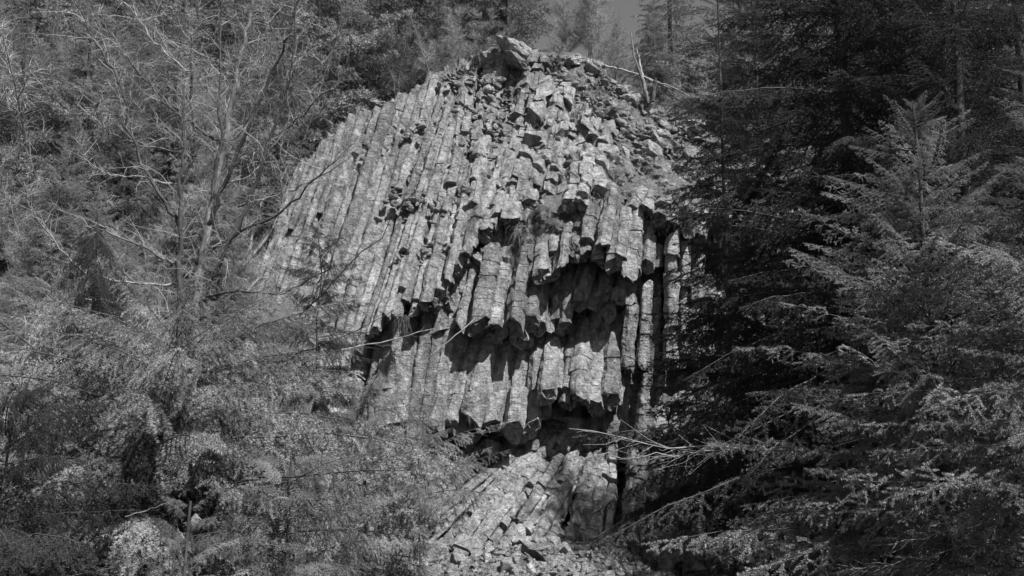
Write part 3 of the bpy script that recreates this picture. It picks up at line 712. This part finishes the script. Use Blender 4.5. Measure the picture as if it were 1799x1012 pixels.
conifer('fir_tree', gz(1690, 31.0), 24, 'very tall fir in the dark middle of the right-hand group', MIDD, 280, 4.2, z0=.05, r0=.28, seed=8, keep=right_of_edge(10))
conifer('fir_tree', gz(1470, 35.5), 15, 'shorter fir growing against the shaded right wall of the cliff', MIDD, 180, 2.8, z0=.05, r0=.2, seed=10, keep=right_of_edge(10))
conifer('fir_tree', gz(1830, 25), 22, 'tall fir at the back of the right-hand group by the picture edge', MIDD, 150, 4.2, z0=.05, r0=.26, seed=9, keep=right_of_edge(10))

def dead_branch(parent, a, b, Y0, Y1, w_px, mat, nt=40, seed=1, name='dead_branch', tl=.5, sag=.05):
    """bare branch from pixel a to pixel b with side twigs"""
    p = Plant(seed); A = np.array(P(a[0], a[1], Y0)); B = np.array(P(b[0], b[1], Y1)); L = np.linalg.norm(B - A)
    t = np.linspace(0, 1, 10)[:, None]; q = A + (B - A) * t; q[:, 2] += np.sin(t[:, 0] * math.pi) * -sag * L * .5; q += p.r.normal(0, .012 * L, q.shape) * np.minimum(1, t * 3)
    r0 = mpp(Y0) * w_px / 2; p.tube(q, r0, r0 * .25, 0, 6)
    for i in range(nt):
        u = p.r.uniform(.1, 1); c = np.array([np.interp(u, t[:, 0], q[:, k]) for k in range(3)]); d = (B - A) / L
        o = p.r.normal(size=3); o -= d * o.dot(d); o /= np.linalg.norm(o); e = d * 1.5 + o * .75 + np.array([0, 0, -.1]); e /= np.linalg.norm(e)
        l = tl * p.r.uniform(.2, 1) * L * .5 * (1.2 - u * .7); m = c + e * l * .5 + np.array([0, 0, -.04 * l]); f = m + (e + p.r.normal(0, .25, 3)) * l * .5
        p.tube(np.array([c, m, f]), r0 * .28, r0 * .1, 0, 3)
    me = p.mesh(name, [mat]); off = Vector(A)
    if parent is not None: off = parent.location.copy()
    me.transform(Matrix.Translation(-off)); o = obj(name, me, parent)
    if parent is None: o.location = off
    return o
for a in [((1380, 790), (1000, 752), 11.8, 11.0, 3, 26, 3), ((1300, 785), (1030, 800), 11.6, 11.3, 2, 18, 4), ((1720, 950), (1500, 1000), 9.5, 9.2, 3, 50, 5), ((1800, 880), (1560, 960), 9.5, 9.2, 3, 40, 6), ((1700, 700), (1540, 640), 10, 9.6, 2.5, 30, 7), ((1799, 560), (1700, 520), 9, 8.7, 2.5, 30, 8), ((1640, 860), (1700, 1010), 9.8, 9.5, 5, 40, 9)]:
    dead_branch(yf, a[0], a[1], a[2], a[3], a[4], M_twig, a[5], a[6], tl=.7)

# ------------------------------------------------------------------ firs with hanging sprays in the left foreground
def left_keep(q):
    x, y = to_px(q); return x < float(np.interp(y, [300, 520, 620, 700, 740, 830, 900, 960, 1012], [620, 640, 700, 760, 900, 860, 800, 790, 800]))
def top_h(px, py, Y): return P(px, py, Y).z - gz(px, Y)[2]
def lf(px, py, Y, nb, Lm, label, meshes, seed, prof=.6, r0=None, lean=(0, 0), p0=-14, p1=25, z0=.06, bark=None):
    return conifer('fir_tree', gz(px, Y), top_h(px, py, Y), label, meshes, int(nb * 1.45), Lm, z0=z0, seed=seed, keep=left_keep, prof=prof, r0=r0 or .02, lean=lean, pitch0=p0, pitch1=p1, mat=bark, minl=.2)
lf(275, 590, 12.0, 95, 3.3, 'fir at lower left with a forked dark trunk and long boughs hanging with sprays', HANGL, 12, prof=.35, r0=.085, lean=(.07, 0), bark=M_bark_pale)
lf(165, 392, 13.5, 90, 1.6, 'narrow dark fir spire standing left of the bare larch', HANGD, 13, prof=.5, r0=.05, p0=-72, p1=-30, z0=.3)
lf(315, 690, 11.2, 60, 1.6, 'added fir with blackened boughs standing in for shade beside the forked trunk', HANGD, 33, prof=.3, r0=.04, p0=-72, p1=-40, z0=.3)  # added tree: its dark needle colour stands in for shade around the trunk
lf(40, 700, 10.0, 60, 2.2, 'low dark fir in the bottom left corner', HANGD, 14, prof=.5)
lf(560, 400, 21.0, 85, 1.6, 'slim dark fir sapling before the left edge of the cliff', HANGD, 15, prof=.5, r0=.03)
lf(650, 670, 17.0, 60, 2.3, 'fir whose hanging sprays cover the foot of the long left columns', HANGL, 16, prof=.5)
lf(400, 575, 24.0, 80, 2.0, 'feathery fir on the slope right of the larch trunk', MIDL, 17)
lf(90, 500, 23.0, 80, 2.8, 'feathery fir on the slope near the left border', MIDL, 18)
lf(520, 800, 11.0, 50, 1.9, 'small fir low in front of the scree, left of the bottom columns', HANGL, 19, prof=.5)
lf(230, 520, 28.0, 80, 2.6, 'mid grey fir further up the slope behind the larch trunk', MIDL, 20)
lf(480, 690, 28.0, 60, 2.2, 'mid grey fir at the foot of the slope below the cliff left corner', MIDL, 21)
lf(745, 770, 15.5, 50, 2.0, 'low fir spreading boughs in front of the columns above the scree', HANGL, 22, prof=.4)
lf(350, 880, 8.5, 36, 1.0, 'small bright young fir at the bottom, right of the forked trunk', HANGL, 23, prof=.7, p0=5, p1=40)
lf(-60, 560, 14.0, 60, 2.4, 'fir at the left border with boughs reaching into the picture', HANGL, 24)

# ------------------------------------------------------------------ the tall bare larch on the left
LY = 24.0
larch = empty('larch_tree', (gx(346, LY), LY, terr(gx(346, LY), LY) - .2), 0, 'tall leafless larch with a pale peeling trunk and dark spreading limbs', 'larch tree')
lp = Plant(77); HP = []; HD = []
def limb_obj(pts, w0, w1, mat, dy=0.0, name='limb', k=8, hairs=1.0):
    n = len(pts); s_ = random.Random(len(HP)); q = []
    for i, (x, y) in enumerate(pts): q.append(np.array(P(x, y, LY + dy * (i / (n - 1)))))
    # smooth resample
    t = np.arange(n); tt = np.linspace(0, n - 1, n * 4); q = np.array(q); Q = np.stack([np.interp(tt, t, q[:, k_]) for k_ in range(3)], 1)
    Q[1:-1] = (Q[:-2] + Q[1:-1] * 2 + Q[2:]) / 4; Q[1:-1] = (Q[:-2] + Q[1:-1] * 2 + Q[2:]) / 4
    Q += lp.r.normal(0, .022, Q.shape)
    p = Plant(3); p.tube(Q - np.array(larch.location), mpp(LY) * w0 / 2, mpp(LY) * w1 / 2, 0, k); me = p.mesh(name, [mat])
    me.polygons.foreach_set('use_smooth', [True] * len(me.polygons)); obj(name, me, larch)
    L = np.linalg.norm(np.diff(Q, axis=0), axis=1).sum(); m = int(L * 34 * hairs)
    for _ in range(m):
        u = lp.r.rand() ** .8; f = u * (len(Q) - 1); i = min(len(Q) - 2, int(f)); c = Q[i] + (Q[i + 1] - Q[i]) * (f - i); d = Q[i + 1] - Q[i]; d = d / np.linalg.norm(d)
        HP.append(c - np.array(larch.location)); HD.append(d * .8 + lp.r.normal(0, .5, 3) + np.array([0, 0, .3]))
    # secondary twigs
    for _ in range(int(L * 4.2 * hairs)):
        u = lp.r.uniform(.1, 1); f = u * (len(Q) - 1); i = min(len(Q) - 2, int(f)); c = Q[i] + (Q[i + 1] - Q[i]) * (f - i); d = Q[i + 1] - Q[i]; d = d / np.linalg.norm(d)
        e = d * .5 + lp.r.normal(0, .5, 3) + np.array([0, 0, .3]); e /= np.linalg.norm(e); l = lp.r.uniform(.4, 1.3); pt = [c]
        for j in range(4): e = e + lp.r.normal(0, .2, 3) + np.array([0, 0, -.02]); e /= np.linalg.norm(e); pt.append(pt[-1] + e * l / 4)
        pt = np.array(pt) - np.array(larch.location); sub.tube(pt, .009, .003, 0, 3)
        for j in range(int(l * 16)):
            g = lp.r.rand() * 4; i2 = min(3, int(g)); HP.append(pt[i2] + (pt[i2 + 1] - pt[i2]) * (g - i2)); HD.append(e * .6 + lp.r.normal(0, .7, 3))
sub = Plant(78)
gb = to_px(Vector(larch.location))
limb_obj([(340, gb[1]), (345, 700), (346, 560), (348, 500), (361, 420), (375, 346), (390, 272), (405, 188), (420, 114), (435, 49), (446, -10), (455, -70)], 21, 4, M_bark_pale, 0, 'trunk', 12)
dk = M_bark
for pts, w0, w1, m_, dy in [
    ([(316, 900), (316, 700), (316, 560), (316, 500), (318, 400), (319, 300), (325, 240), (322, 150)], 14, 4, dk, -.5),
    ([(318, 330), (343, 262), (336, 198), (336, 99), (346, 30), (350, -40)], 6, 2, dk, .4), ([(375, 346), (388, 247), (385, 148), (390, 0), (392, -60)], 7, 2, dk, -.5),
    ([(317, 400), (309, 385), (257, 306), (227, 237), (217, 158), (188, 109), (148, 40), (130, -10)], 8, 2, dk, -1), ([(366, 400), (380, 356), (415, 277), (459, 163), (494, 99), (514, 45), (530, -20)], 9, 2, dk, -1),
    ([(350, 545), (366, 500), (405, 425), (445, 336), (474, 247), (509, 148), (519, 60), (522, -30)], 10, 2, dk, -1.2), ([(474, 250), (524, 212), (560, 170), (600, 150)], 4, 1.5, dk, -.6),
    ([(375, 435), (425, 405), (494, 375), (550, 320), (620, 255)], 6, 1.5, dk, -1.5), ([(420, 361), (494, 341), (553, 316), (612, 280)], 5, 1.5, M_bark_pale, -1), ([(316, 326), (247, 311), (188, 306), (148, 282), (135, 240)], 3.5, 1.2, M_bark_pale, -1),
    ([(316, 269), (247, 257), (198, 237), (173, 212), (168, 188), (178, 173)], 3, 1.2, M_bark_pale, -1), ([(390, 252), (346, 227), (296, 188), (262, 148), (217, 89), (183, 44), (160, 0)], 5, 1.5, dk, .8),
    ([(410, 119), (366, 104), (321, 89), (277, 54), (242, 25), (225, -10)], 3.5, 1.2, M_bark_pale, .5), ([(336, 128), (296, 99), (257, 59), (232, 10)], 3, 1.2, M_deadwood, 0), ([(346, 277), (306, 247), (247, 193), (200, 130)], 4, 1.2, dk, .8),
    ([(316, 500), (250, 500), (148, 484), (94, 425), (54, 366), (40, 320)], 5, 1.5, M_bark_pale, -1.4), ([(316, 470), (280, 445), (193, 410), (150, 395)], 5, 2, M_bark_pale, -1), ([(355, 520), (420, 510), (500, 520), (580, 470)], 6, 2, dk, -1.4),
    ([(388, 300), (420, 240), (445, 190), (470, 120)], 4, 1.5, dk, .6), ([(400, 200), (430, 150), (455, 95), (470, 40)], 4, 1.2, dk, .9), ([(360, 540), (330, 610), (300, 650), (270, 640)], 5, 2, dk, -.8), ([(380, 330), (440, 310), (470, 280), (520, 290)], 4, 1.2, M_bark_pale, .9)]:
    limb_obj(pts, w0, w1, m_, dy)
HP = np.array(HP); HD = np.array(HD); sub.hairs(HP, HD, sub.r.uniform(.12, .5, len(HP)), .008, 1.1, 0, 3, .35)
tw = sub.mesh('twigs', [M_twig]); o = obj('twigs', tw, larch); o['kind'] = 'stuff'; print('larch twigs', len(tw.polygons))

# ------------------------------------------------------------------ brush and grass on the slope at the left
GS = 'leafless shrubs on the lower left slope'
rs = random.Random(9)
for i in range(46):
    px = rs.uniform(-80, 560); Y = rs.uniform(30, 43); v = 2 if rs.random() < .6 else 1
    bare_tree(gx(px, Y), Y, rs.uniform(2.0, 3.8), v, 'tangled leafless shrub on the slope below the wood at lower left', GS)
def blades(name, pts, n_each, ln, wd, mat, grav, up=1.0, curl=.5, spread=.5, seed=1, dirv=(0, 0, 0), parent=None, loc=(0, 0, 0)):
    p = Plant(seed); N = len(pts) * n_each; P0 = np.repeat(np.array(pts, float), n_each, axis=0) + p.r.normal(0, .05, (N, 3)); D = p.r.normal(0, spread, (N, 3)) + np.array([dirv[0], dirv[1], up + dirv[2]])
    p.hairs(P0 - np.array(loc), D, p.r.uniform(.5, 1.1, N) * ln, wd, curl, 0, 3, grav); o = obj(name, p.mesh(name, [mat]), parent); 
    if parent is None: o.location = loc
    return o
pts = []
while len(pts) < 2600:
    px, Y = rs.uniform(-60, 720), rs.uniform(31, 47); x = gx(px, Y)
    if px > 560 and Y > 38.5: continue
    pts.append((x, Y, terr(x, Y)))
tag(blades('dry_grass', pts, 9, .55, .014, M_grass, 1.0, 1, .6, .7, 5), 'pale dry grass and dead stalks covering the lower left slope', 'grass', None, 'stuff')

def tuft(name, px, py, size, label, grav=2.0, n=110, mat=None, up=.4, Y=None, cat='grass', w_=.012, out=.5, curl=.35):
    Y = Y or cliffY(px, py) - .25; q = P(px, py, Y); p = Plant(int(px + py)); N = n
    P0 = p.r.normal(0, size * .14, (N, 3)); D = p.r.normal(0, .6, (N, 3)) + np.array([0, -out, up])
    p.hairs(P0, D, p.r.uniform(.5, 1.1, N) * size, w_, curl, 0, 4, grav); o = obj(name, p.mesh(name, [mat or M_grass]), None, q); tag(o, label, cat); return o
tuft('grass_tuft', 915, 405, .95, 'pale tuft of dry grass draped below the dark cave in the centre', 2.6, 240)
tuft('grass_tuft', 898, 450, .7, 'thin tuft hanging between the jointed columns under the cave', 3.2, 120)
tuft('hanging_plant', 706, 562, .75, 'dark bushy plant hanging from the tip of the long left overhang', 2.6, 260, M_twig_dark, .2, 41.0, 'plant', .03, .7)
tuft('shrub', 948, 228, .75, 'dark spiky little shrub high in the middle of the face', .3, 200, M_twig_dark, .6, None, 'shrub', .02, .5)
tuft('shrub', 940, 375, .6, 'dark little shrub above the cave mouth, right side', 1.2, 140, M_twig_dark, .4, None, 'shrub', .02)
tuft('grass_tuft', 835, 92, .7, 'grass cushion on the crest left of the summit boulder', 1.6, 220, None, .8, 46.9)
tuft('grass_tuft', 795, 115, .6, 'small grass cushion above the top of the long columns', 1.8, 160, None, .6, 46.7)
tuft('grass_tuft', 985, 90, .8, 'grass cushion on the crest just right of the summit boulder', 1.8, 260, None, .6, 47.3)
tuft('grass_tuft', 1055, 160, .6, 'grass tuft under the broken blocks at the right end of the crest', 2.2, 160)
tuft('grass_tuft', 1010, 200, .6, 'grass tuft among the small slabs right of the spiky shrub', 2.4, 150)
tuft('shrub', 835, 385, .5, 'mossy dark clump left of the cave mouth', 1.4, 150, M_twig_dark, .3, None, 'shrub', .02)
tuft('shrub', 780, 210, .45, 'dark tuft growing in the broken hollow beside the long columns', 1.5, 110, M_twig_dark, .3, None, 'shrub', .02)
for (x, y, Y, sz, lb) in [(255, 590, 20.5, 1.5, 'large pale arching tussock below the foot of the larch'), (95, 640, 20, 1.6, 'large pale arching tussock near the left border'), (40, 690, 19, 1.3, 'pale straw tussock at the left border beside the slanting branch'),
                          (150, 690, 19.5, 1.2, 'pale straw tussock just right of the biggest left tussock'), (520, 690, 22, 1.2, 'pale tussock under the lower left corner of the cliff'), (600, 880, 20, .9, 'small pale tussock on the scree edge at the left'), (90, 560, 22, 1.2, 'pale tussock above the slanting dark branch'), (680, 900, 22, .9, 'small pale tussock left of the bottom columns')]:
    tuft('grass_tussock', x, y, sz, lb, 2.4, 230, M_straw, .9, Y, 'grass', .009, .3, .55)
# thin grass combed down the grassy shoulder
pts = []; rs2 = random.Random(3)
while len(pts) < 700:
    x, y = rs2.uniform(880, 1330), rs2.uniform(270, 470)
    if in_poly(x, y, GRASSY): pts.append(tuple(P(x, y, cliffY(x, y) - .36)))
tag(blades('shoulder_grass', pts, 5, .34, .010, M_grass, 1.2, .1, .3, .35, 8, (-.9, -.5, -.2)), 'thin dry grass combed down the sloping shoulder above the arch', 'grass', None, 'stuff')
pts = []
while len(pts) < 900:
    x, y = rs2.uniform(930, 1240), rs2.uniform(88, 300)
    if in_poly(x, y, reg): pts.append(tuple(P(x, y, cliffY(x, y) - .05)))
tag(blades('crest_grass', pts, 5, .3, .010, M_grass, 1.4, .5, .4, .5, 9, (-.2, -.5, 0)), 'short grass between the small slabs on the upper right of the cliff', 'grass', None, 'stuff')

# ------------------------------------------------------------------ summit boulder, dead wood on the crest
o = obj('boulder', rough_boulder('boulder', 4, M_rubble, 2.1, 1.6, 1.2), None, P(901, 84, 46.8), (.1, .42, .1)); tag(o, 'large pale boulder balanced on the summit of the cliff', 'boulder')
o = obj('boulder', rough_boulder('boulder', 9, M_rubble, 1.6, 1.3, .55), None, P(908, 108, 46.7), (.0, .5, .4)); tag(o, 'flat tilted slab under the summit boulder', 'boulder')
for (x, y, sx, sz, lb) in [(1010, 105, 1.6, .8, 'mossy squared block on the crest right of the summit boulder'), (1045, 118, 1.0, 1.0, 'upright block at the right end of the crest above the fallen pole'), (850, 106, 1.0, .6, 'small rounded block on the crest left of the summit boulder'), (668, 186, .9, .4, 'flat capping stone on top of the long left columns')]:
    o = obj('boulder', rough_boulder('boulder', int(x), M_rubble, sx, 1.0, sz), None, P(x, y, cliffY(x, y) - .1), (.2, .3, x)); tag(o, lb, 'boulder')
def pole(name, pts, w0, w1, mat, label, cat, nt=14, seed=1, tl=.4):
    Q = np.array([P(*a) for a in pts]); loc = Vector(Q[0]); p = Plant(seed); n = len(Q); tt = np.linspace(0, n - 1, n * 4); q = np.stack([np.interp(tt, range(n), Q[:, k]) for k in range(3)], 1) - np.array(loc)
    q += p.r.normal(0, .012, q.shape); p.tube(q, mpp(pts[0][2]) * w0 / 2, mpp(pts[-1][2]) * w1 / 2, 0, 8); L = np.linalg.norm(q[-1] - q[0])
    o = empty(name, loc, 0, label, cat); me = p.mesh('stem', [mat]); me.polygons.foreach_set('use_smooth', [True] * len(me.polygons)); obj('stem', me, o); p2 = Plant(seed + 1)
    for i in range(nt):
        u = p.r.uniform(.2, 1) * (len(q) - 1); i_ = min(len(q) - 2, int(u)); c = q[i_] + (q[i_ + 1] - q[i_]) * (u - i_); d = p.r.normal(0, 1, 3) + (q[-1] - q[0]) / L * .8; d /= np.linalg.norm(d); l = tl * p.r.uniform(.4, 1.2)
        p2.tube(np.array([c, c + d * l * .5, c + d * l + np.array([0, 0, -.05 * l])]), .012, .004, 0, 3)
    t_ = obj('twigs', p2.mesh('twigs', [mat]), o); t_['kind'] = 'stuff'; return o
pole('fallen_trunk', [(1062, 115, 47), (1100, 124, 46.8), (1130, 134, 46.6), (1180, 156, 46.4)], 4, 3, M_deadwood, 'bleached fallen pole lying from the end of the crest down to the snag', 'fallen trunk', 6)
sn = pole('dead_snag', [(1140, 182, 46.2), (1134, 160, 46.2), (1127, 135, 46.2), (1114, 100, 46.2), (1108, 55, 46.2)], 9, 2, M_bark_pale, 'broken forked dead snag standing on the right shoulder against the firs', 'dead tree', 16)
pole('dead_snag', [(1130, 142, 46.25), (1124, 110, 46.2), (1119, 86, 46.2)], 5, 2, M_deadwood, 'short bleached stub rising beside the forked snag', 'dead tree', 8)
pole('fallen_trunk', [(1146, 178, 46.1), (1150, 150, 46.0), (1152, 138, 46.0)], 9, 7, M_bark, 'short charred black stump close right of the forked snag', 'stump', 3)
pole('fallen_trunk', [(1140, 140, 46.3), (1180, 152, 46), (1215, 172, 45.8)], 4, 2, M_bark_pale, 'thin dead pole sloping down to the right of the snag', 'fallen trunk', 8)
for (a, b, Y0, Y1, w_, m_, lb, nt) in [((408, 755), (505, 757), 26, 26, 7, M_deadwood, 'bleached log lying level in front of the lower left slope', 6), ((0, 565), (225, 722), 16, 15.5, 5, M_bark, 'long thin dark branch slanting down from the left border', 20),
    ((70, 650), (255, 712), 19, 18.6, 6, M_bark, 'dark dead branch lying below the pale tussocks at left', 14), ((140, 524), (245, 528), 22, 22, 3, M_deadwood, 'thin bleached stick left of the larch trunk', 4), ((165, 662), (300, 664), 21, 21, 3, M_deadwood, 'thin bleached level stick below the pale tussocks', 4),
    ((600, 615), (800, 560), 20, 20.5, 3.5, M_bark_pale, 'thin bare branch crossing the foot of the long left columns', 18), ((835, 560), (735, 640), 20, 20, 3, M_deadwood, 'thin straight dead stick before the smooth lower columns', 5),
    ((560, 830), (905, 735), 15, 14.5, 2.4, M_bark_pale, 'pale bare branch rising across the low fir above the scree', 22), ((430, 945), (610, 1000), 11, 11.5, 8, M_bark, 'dark fallen branch low in front of the scree', 14), ((220, 908), (300, 880), 9.5, 9.5, 2, M_bark_pale, 'small pale twig beside the forked trunk', 8),
    ((480, 640), (700, 540), 22, 22.5, 4, M_bark, 'dark bare branch reaching up to the hanging plant', 20), ((385, 640), (560, 625), 18, 18, 5, M_bark, 'dark level branch right of the larch foot', 14), ((520, 560), (740, 330), 23, 22, 3.5, M_bark, 'long thin bare branch rising over the left columns', 26)]:
    o = dead_branch(None, a, b, Y0, Y1, w_, m_, nt, int(a[0] + b[1]), 'dead_branch', .35); tag(o, lb, 'branch')

# ------------------------------------------------------------------ scree at the foot
rs3 = random.Random(12); n = 0; GSC = 'angular stones of the scree at the foot of the cliff'
singles = [(822, 972, 1.3, 'large pale flat-topped stone in the middle of the scree'), (905, 948, 1.2, 'upright pale block leaning on the foot of the bottom columns'), (760, 985, 1.0, 'pale rounded slab near the left end of the scree'), (960, 985, 1.1, 'broad grey block in the scree right of centre'), (985, 950, .9, 'grey block at the foot of the bottom columns on the right')]
def ground_at(px, py):
    a = P(px, py, 30); b = P(px, py, 46); lo, hi = 28.0, 44.0
    for _ in range(24):
        mid_ = (lo + hi) / 2; q = P(px, py, mid_)
        if q.z > terr(q.x, mid_): lo = mid_
        else: hi = mid_
    q = P(px, py, lo); return q
for x, y, sz, lb in singles:
    q = ground_at(x, y); o = obj('scree_stone', rough_boulder('scree_stone', int(x + y), M_rubble, sz * 1.25, sz, sz * .75), None, q + Vector((0, 0, sz * .15)), (rs3.gauss(0, .2), rs3.gauss(0, .2), rs3.uniform(0, 6))); tag(o, lb, 'stone')
while n < 285:
    px = rs3.uniform(400, 1090); py = rs3.uniform(925 if px > 650 else 850, 1035); 
    q = ground_at(px, py)
    if q.y > 43: continue
    sz = rs3.choice((.22, .28, .35, .45, .6)) * rs3.uniform(.8, 1.25)
    o = obj('scree_stone', rs3.choice(STONES), None, q + Vector((0, 0, sz * .14)), (rs3.uniform(0, 6), rs3.uniform(0, 6), rs3.uniform(0, 6)), (sz * 1.3, sz, sz)); tag(o, 'angular grey stone lying loose in the scree below the cliff', 'stone', GSC); n += 1
base = [np.array([v.co[:] for v in m.vertices]) for m in STONES]; tri = [np.array([p.vertices[:] for p in m.polygons]) for m in STONES]; V = []; T = []; off = 0
for _ in range(4200):
    px = rs3.uniform(330, 1300); py = rs3.uniform((915 if px < 1090 else 945) if px > 650 else 760, 1045); q = ground_at(px, py); i = rs3.randrange(10); sz = rs3.uniform(.06, .22)
    M = np.array(Matrix.Rotation(rs3.uniform(0, 6), 3, 'Z') @ Matrix.Rotation(rs3.uniform(0, 6), 3, 'X')); V.append(base[i] * sz * 1.4 @ M + np.array((q.x, q.y, q.z + sz * .2))); T.append(tri[i] + off); off += len(base[i])
tag(obj('gravel', mesh_tri('gravel', np.concatenate(V), np.concatenate(T), [M_rubble])), 'small broken stones between the blocks of the scree', 'gravel', None, 'stuff')
print('TOTAL unique tris', sum(len(m.polygons) for m in bpy.data.meshes), 'objects', len(bpy.data.objects))
